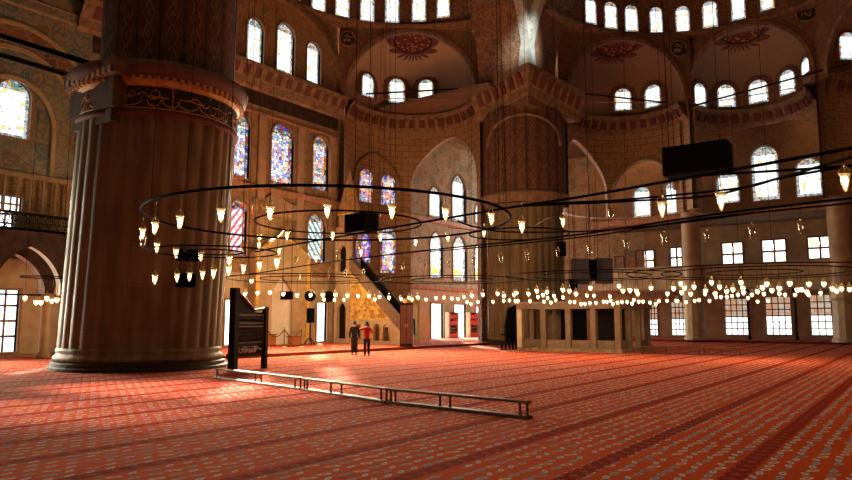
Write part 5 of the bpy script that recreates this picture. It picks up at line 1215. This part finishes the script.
# ------------------------------------------------------------------ marble platform of the prayer callers
X0, X1, Y0, Y1 = 5.9, 11.0, 5.2, 11.4; ZT = 2.95
r0 = empty('muezzin_platform', ((X0+X1)/2, (Y0+Y1)/2, 0)); tag(r0, 'low roofed marble platform on short columns in front of the far fluted pier', 'platform')
m_ = MB(); m_.box((X0-0.25, Y0-0.25, 0), (X1+0.25, Y1+0.25, 0.2)); m_.build('plinth', 'cornice', r0)
m_ = MB(); m_.box((X0-0.25, Y0-0.25, ZT-0.45), (X1+0.25, Y1+0.25, ZT-0.15)); m_.box((X0-0.4, Y0-0.4, ZT-0.15), (X1+0.4, Y1+0.4, ZT)); m_.build('roof_slab', 'platform_stone', r0)
ys = [Y0, Y0+1.45, Y0+3.0, Y0+4.6, Y1]
for i in range(4):
    a, b = ys[i], ys[i+1]; m_ = MB(); m_.box((X0-0.02, a+0.1, 0.2), (X0+0.12, b-0.1, 0.68)); m_.box((X0-0.05, a+0.25, 0.28), (X0, b-0.25, 0.6)); m_.build('parapet_panel', 'platform_stone', r0)
for i, y in enumerate(ys):
    m_ = MB(); m_.obox((X0+0.05, y), (1, 0), (0, 1), 0.16, 0.16, 0.2, ZT-0.45); m_.build('column', 'marble' if i == 4 else 'platform_stone', r0)
for x in (X0+1.7, X0+3.4, X1):
    for y in (Y0, Y1): m_ = MB(); m_.obox((x, y), (1, 0), (0, 1), 0.15, 0.15, 0.2, ZT-0.45); m_.build('column', 'platform_stone', r0)
for y in (Y0+1.45, Y0+4.6): m_ = MB(); m_.obox((X1, y), (1, 0), (0, 1), 0.13, 0.13, 0.2, ZT-0.45); m_.build('column', 'platform_stone', r0)
for x in (X0+0.2, X0+1.9, X0+3.6):
    if x > X0+1.5 and x < X0+3: continue
    m_ = MB(); m_.box((x, Y0-0.02, 0.2), (x+1.3, Y0+0.1, 0.68)); m_.build('parapet_panel', 'platform_stone', r0)
m_ = MB(); m_.box((X0+2.4, Y0+2.9, 0.2), (X0+2.5, Y0+4.6, ZT-0.45)); m_.build('inner_screen', 'black', r0)
m_ = MB(); m_.box((X0+3.0, Y0+0.6, 0.2), (X0+3.1, Y0+2.4, ZT-0.45)); m_.build('inner_screen', 'dark_wood', r0)
m_ = MB(); m_.box((X0+2.8, Y0+4.7, 0.2), (X0+2.9, Y1-0.2, 2.2)); m_.build('inner_screen', 'platform_stone', r0)
# dark stair stand beside it
A_, B_ = on_z(505.8, 352.0, 0), on_z(517, 351.0, 0); t = (B_-A_).normalized(); n = V((-t.y, t.x, 0)); W = (B_-A_).length
r0 = empty('stair_stand', (A_+B_)/2); tag(r0, 'narrow black wooden stair stand with pale feet beside the marble platform', 'stand')
SF = lambda u, v, d: A_+t*u+UPW*v+n*d
m_ = MB(); m_.plate([(0.02, 0.55), (0.0, 1.6), (0.22, 2.05), (0.42, 2.55), (W, 2.75), (W, 0.6)], [], SF, 0.08); m_.build('side_panel', 'black', r0)
m_ = MB(); m_.plate([(0.02, 0.5), (0.02, 0.62), (W, 0.62), (W, 0.5)], [], SF, 0.3); m_.build('step', 'black', r0)
m_ = MB(); m_.plate([(0.02, 0.95), (0.02, 1.05), (W, 1.05), (W, 0.95)], [], lambda u, v, d: SF(u, v, d+0.1), 0.2); m_.build('step', 'black', r0)
for u in (0.05, W*0.36, W*0.68, W-0.04):
    for d in (0.03, 0.27):
        c = SF(u, 0, d); m_ = MB(); m_.obox((c.x, c.y), t, n, 0.04, 0.04, 0.06, 0.55); lg = m_.build('leg', 'black', r0)
        m_ = MB(); m_.lathe([(0.0, 0.0), (0.05, 0.0), (0.05, 0.05), (0.03, 0.08)], c=(c.x, c.y, 0), k=8); m_.build('foot', 'white_paint', lg)

# ------------------------------------------------------------------ people
def skinmesh(name, verts, edges, radii, mat, root, sub=2, rootv=0):
    me = bpy.data.meshes.new(name); me.from_pydata([tuple(v) for v in verts], edges, []); o = bpy.data.objects.new(name, me); col.objects.link(o); o.parent = root
    me.materials.append(M[mat])
    sk = o.modifiers.new('skin', 'SKIN'); sk.use_smooth_shade = True
    for i, r in enumerate(radii):
        s = me.skin_vertices[0].data[i]; s.radius = (r, r) if not isinstance(r, tuple) else r; s.use_root = (i == rootv)
    ss = o.modifiers.new('sub', 'SUBSURF'); ss.levels = sub; ss.render_levels = sub
    return o
def person(P, face, H, lab, shirt, trousers, arms, seedp=0):
    """P feet point, face = heading angle; arms = (left elbow, left wrist, right elbow, right wrist) in body frame (right, forward, up) for H = 1.75"""
    r0 = empty('person', P); tag(r0, lab, 'person'); r0.rotation_euler = (0, 0, face-PI/2); k = H/1.75; r0.scale = (k, k, k)
    # body frame: x = right, y = forward, z = up
    LE, LWr, RE, RWr = [V(a) for a in arms]
    hip, sh = 0.09, 0.175
    v = [V((0, 0, 0.93)), V((0, 0.0, 1.12)), V((0, -0.01, 1.33)), V((0, -0.01, 1.45)), V((0, 0.01, 1.54)), V((0, 0.02, 1.62)), V((0, 0.02, 1.72)),
         V((-hip, 0, 0.88)), V((-0.10, 0.02, 0.50)), V((-0.105, -0.02, 0.09)), V((-0.12, 0.13, 0.03)),
         V((hip, 0, 0.88)), V((0.10, 0.03, 0.50)), V((0.105, 0.02, 0.09)), V((0.12, 0.17, 0.03)),
         V((-sh, -0.01, 1.40)), LE, LWr, V((sh, -0.01, 1.40)), RE, RWr]
    e = [(0, 1), (1, 2), (2, 3), (3, 4), (4, 5), (5, 6), (0, 7), (7, 8), (8, 9), (9, 10), (0, 11), (11, 12), (12, 13), (13, 14), (3, 15), (15, 16), (16, 17), (3, 18), (18, 19), (19, 20)]
    rd = [(0.11, 0.085), (0.115, 0.085), (0.14, 0.10), (0.10, 0.08), 0.052, (0.082, 0.098), (0.06, 0.07), 0.088, 0.058, 0.042, 0.035, 0.088, 0.058, 0.042, 0.035, 0.058, 0.042, 0.03, 0.058, 0.042, 0.03]
    skinmesh('body', v, e, rd, 'skin', r0)
    # clothes: slightly larger shells over the same bones
    f = 1.12
    vs = [v[0]+V((0, 0, -0.10)), v[1], v[2], v[3]+V((0, 0, 0.0)), v[15], v[16], v[16].lerp(v[17], 0.12 if shirt == 'red_cloth' else 0.85), v[18], v[19], v[19].lerp(v[20], 0.12 if shirt == 'red_cloth' else 0.85)]
    skinmesh('shirt', vs, [(0, 1), (1, 2), (2, 3), (3, 4), (4, 5), (5, 6), (3, 7), (7, 8), (8, 9)], [(0.178, 0.135), (0.165, 0.125), (0.175, 0.13), (0.105, 0.09), 0.072, 0.06, 0.052, 0.072, 0.06, 0.052], shirt, r0)
    vt = [v[0]+V((0, 0, 0.04)), v[7], v[8], v[9]+V((0, 0, 0.0)), v[11], v[12], v[13]]
    skinmesh('trousers', vt, [(0, 1), (1, 2), (2, 3), (0, 4), (4, 5), (5, 6)], [(0.165, 0.125), 0.105, 0.08, 0.068, 0.105, 0.08, 0.068], trousers, r0)
    if shirt == 'black_cloth':
        m_ = MB(); m_.lathe([(0.15, 1.0), (0.175, 0.85), (0.18, 0.5), (0.185, 0.16), (0.17, 0.15), (0.16, 0.5)], k=16, rfun=lambda r, z, an: r*(1 if abs(math.cos(an)) > 0.5 else 0.85)); m_.build('coat_skirt', 'black_cloth', r0, off=(0, 0, 0))
    for q in (9, 13):
        a = v[q]; skinmesh('shoe', [a+V((0, -0.03, -0.045)), a+V((0, 0.06, -0.05)), a+V((0.01, 0.15, -0.055))], [(0, 1), (1, 2)], [(0.05, 0.045), (0.05, 0.04), (0.042, 0.032)], 'black', r0)
    # head: hair cap, ears, nose, eyes
    hc = V((0, 0.015, 1.655)); m_ = MB()
    for i in range(16):
        for j in range(9):
            def hp(a, b):
                th, ph = 2*PI*a/16, PI*b/9*0.62; x, y, z = math.sin(ph)*math.cos(th)*0.094, math.sin(ph)*math.sin(th)*0.108-0.012, math.cos(ph)*0.118
                return hc+V((x, y, z+0.01 - (0.05 if y < -0.02 else 0)*math.sin(ph)))
            m_.quad(hp(i, j), hp(i+1, j), hp(i+1, j+1), hp(i, j+1))
    for k_ in range(len(m_.sm)): m_.sm[k_] = True
    m_.build('hair', 'hair', r0, off=(0, 0, 0))
    m_ = MB(); m_.lathe([(0.0, -0.02), (0.016, -0.012), (0.012, 0.01), (0.0, 0.03)], c=(0, 0.118, 1.645), k=8); m_.build('nose', 'skin', r0, off=(0, 0, 0))
    for s_ in (-1, 1):
        m_ = MB(); m_.lathe([(0, -0.009), (0.011, 0), (0, 0.009)], c=(s_*0.033, 0.108, 1.672), k=8); m_.build('eye', 'eye', r0, off=(0, 0, 0))
        m_ = MB(); m_.lathe([(0, -0.033), (0.016, -0.01), (0.02, 0.015), (0, 0.033)], c=(s_*0.09, 0.01, 1.65), k=8); m_.build('ear', 'skin', r0, off=(0, 0, 0))
    m_ = MB(); m_.tube([(-0.025, 0.111, 1.607), (0, 0.117, 1.605), (0.025, 0.111, 1.607)], 0.006, 5); m_.build('mouth', 'box_orange', r0, off=(0, 0, 0))
    # hands
    for wr, el, s_ in ((LWr, LE, -1), (RWr, RE, 1)):
        d = (wr-el).normalized(); ref = V((0, 1, 0)) if abs(d.y) < 0.8 else V((0, 0, 1)); side = d.cross(ref).normalized()*s_; palm = d.cross(side).normalized()
        hv = [wr, wr+d*0.08]; he = [(0, 1)]; hr = [(0.026, 0.018), (0.036, 0.016)]
        for fi, (off, ln) in enumerate(((-0.028, 0.07), (-0.009, 0.08), (0.010, 0.074), (0.028, 0.058))):
            b0 = wr+d*0.075+side*off; hv += [b0, b0+d*ln*0.55+palm*0.008, b0+d*ln*0.9+palm*0.03]; n_ = len(hv); he += [(1, n_-3), (n_-3, n_-2), (n_-2, n_-1)]; hr += [0.0095, 0.0085, 0.007]
        b0 = wr+d*0.025-side*0.028; hv += [b0, b0+d*0.03-side*0.025+palm*0.01, b0+d*0.06-side*0.03+palm*0.025]; n_ = len(hv); he += [(0, n_-3), (n_-3, n_-2), (n_-2, n_-1)]; hr += [0.012, 0.0105, 0.009]
        skinmesh('hand', hv, he, hr, 'skin', r0, 1)
    return r0
Pp = on_z(354.2, 355.2, 0); fa = math.atan2(26-Pp.y, 3.0-Pp.x)
person(Pp, fa, 1.78, 'person in a long black coat with arms down, facing the stair pulpit', 'black_cloth', 'black_cloth', ((-0.24, -0.03, 1.12), (-0.25, 0.06, 0.87), (0.24, -0.03, 1.12), (0.24, 0.06, 0.87)))
Pr = on_z(366.8, 356.4, 0); fa = math.atan2(26-Pr.y, 4.0-Pr.x)
pr = person(Pr, fa, 1.74, 'person in a red shirt with raised elbow holding a camera to the face', 'red_cloth', 'navy_cloth', ((-0.36, 0.08, 1.36), (-0.11, 0.26, 1.52), (0.30, 0.10, 1.18), (0.09, 0.28, 1.48)))
cq = Pr + Matrix.Rotation(fa-PI/2, 3, 'Z') @ (V((-0.01, 0.34, 1.57))*(1.74/1.75))
m_ = MB(); Rm = Matrix.Translation(cq) @ Matrix.Rotation(fa-PI/2, 4, 'Z')
r0 = empty('camera', cq); tag(r0, 'small black camera held up by the person in the red shirt', 'camera')
m_.box((-0.065, -0.03, -0.04), (0.065, 0.03, 0.04), 0, Rm); m_.build('camera_body', 'black', r0)
m_ = MB(); m_.tube([Rm @ V((0, 0.03, 0)), Rm @ V((0, 0.09, 0))], 0.03, 10); m_.build('lens', 'black', r0)

# ------------------------------------------------------------------ light
w = bpy.data.worlds.new('world'); bpy.context.scene.world = w; w.use_nodes = True
wb = NB(w.node_tree); bgn = w.node_tree.nodes['Background']
zz = wb.n('ShaderNodeSeparateXYZ', {0: wb.n('ShaderNodeTexCoord').outputs['Generated']}).outputs[2]
wr = wb.ramp(zz, [(0.0, (0.008, 0.006, 0.004)), (0.15, (0.02, 0.015, 0.01)), (0.45, (0.10, 0.08, 0.042)), (0.7, (0.42, 0.345, 0.19)), (1.0, (0.84, 0.70, 0.40))])
w.node_tree.links.new(wr, bgn.inputs[0]); bgn.inputs[1].default_value = 0.35
sun = bpy.data.lights.new('sun', 'SUN'); sun.energy = 40; sun.angle = math.radians(1.4); sun.color = (1, 0.86, 0.68)
so = bpy.data.objects.new('sun', sun); col.objects.link(so); so.rotation_euler = V((-0.625, -0.652, -0.43)).to_track_quat('-Z', 'Y').to_euler()
def spot(name, loc, target, energy, color, size, blend=0.5, rad=0.5):
    l = bpy.data.lights.new(name, 'SPOT'); l.energy = energy; l.color = color; l.spot_size = math.radians(size); l.spot_blend = blend; l.shadow_soft_size = rad
    o = bpy.data.objects.new(name, l); col.objects.link(o); o.location = loc; o.rotation_euler = (V(target)-V(loc)).to_track_quat('-Z', 'Y').to_euler(); return o
# daylight falling from the dome windows on to the pendentive
spot('dome_window_daylight', (-4, -6, 34), (12.4, 13.6, 23.0), 90000, (0.88, 0.97, 1.0), 6.5, 0.8)
def area(name, loc, target, sx, sy, energy, color, spread=180):
    l = bpy.data.lights.new(name, 'AREA'); l.shape = 'RECTANGLE'; l.size = sx; l.size_y = sy; l.energy = energy; l.color = color; l.spread = math.radians(spread)
    o = bpy.data.objects.new(name, l); col.objects.link(o); o.location = loc; o.rotation_euler = (V(target)-V(loc)).to_track_quat('-Z', 'Y').to_euler(); return o
def point(name, loc, e, c, r=0.5):
    l = bpy.data.lights.new(name, 'POINT'); l.energy = e; l.color = c; l.shadow_soft_size = r; o = bpy.data.objects.new(name, l); col.objects.link(o); o.location = loc

point('added_niche_fill', (1.5, 22.5, 5.0), 600, (1, 0.66, 0.30), 0.8)  # added fill lamp that brightens the wall round the prayer niche
spot('added_left_carpet_spot', (-30, 27, 14), (-20.6, 7.4, 0), 85000, (1, 0.88, 0.72), 12, 0.5, 0.8)  # added spot, no window behind it; brightens carpet before the near pier
spot('added_left_carpet_spot', (-32, 27, 14), (-25.0, 5.6, 0), 50000, (1, 0.88, 0.72), 10, 0.6, 0.8)  # second added spot for the carpet at the left
# daylight pouring in through the qibla windows, the corner-bay windows and the left gallery, plus added fill
area('qibla_window_daylight', (0.6, 27.3, 8.5), (-9, 12, 0), 9, 9, 7500, (1, 0.82, 0.54), 95)
area('doorway_daylight', (24.5, 27.5, 1.9), (19, 20, 0.2), 11, 3, 2600, (1, 0.93, 0.8), 130)
area('bay_window_daylight', (24.5, 27.3, 9), (20, 18, 4), 8, 8, 2000, (1, 0.92, 0.78), 140)
area('added_bay_wall_fill', (37.3, 23, 10), (24, 26, 8), 6, 8, 1700, (1, 0.93, 0.8), 140)  # added fill for the bay's qibla face; the aisle wall is closed here
area('added_left_fill', (-20.5, 27.2, 4.5), (-22, 4, 0), 6, 6, 3200, (0.96, 0.92, 0.70), 100)  # added area lamp for the left carpet and the near pier's left edge
area('left_gallery_daylight', (-24, 27.2, 12), (-17, 24, 8), 4, 6, 130, (0.85, 0.95, 0.9), 160)
for nm, px, dep, e in (('lamplight', 310, 36.5, 1700), ('lamplight', 452, 37.5, 1100), ('lamplight', 592, 34, 650), ('lamplight', 755, 31.5, 800)):
    c_ = hub_on(px, dep); point(nm, (c_[0], c_[1], 3.4), e, (1, 0.68, 0.36), 1.2)
# ------------------------------------------------------------------ camera object and view
cam = bpy.data.cameras.new('camera'); cam.sensor_width = 36; cam.lens = FPX/852*36; cam.clip_end = 500
co = bpy.data.objects.new('view', cam); col.objects.link(co); co.location = CAM; co.rotation_euler = (PI/2+PITCH, 0, TH-PI/2)
sc = bpy.context.scene; sc.camera = co
sc.view_settings.view_transform = 'Standard'; sc.view_settings.look = 'None'; sc.view_settings.gamma = 1; sc.view_settings.exposure = -0.12; sc.view_settings.use_curve_mapping = False
sc.cycles.max_bounces = 5; sc.cycles.transparent_max_bounces = 12; sc.cycles.sample_clamp_indirect = 4.0
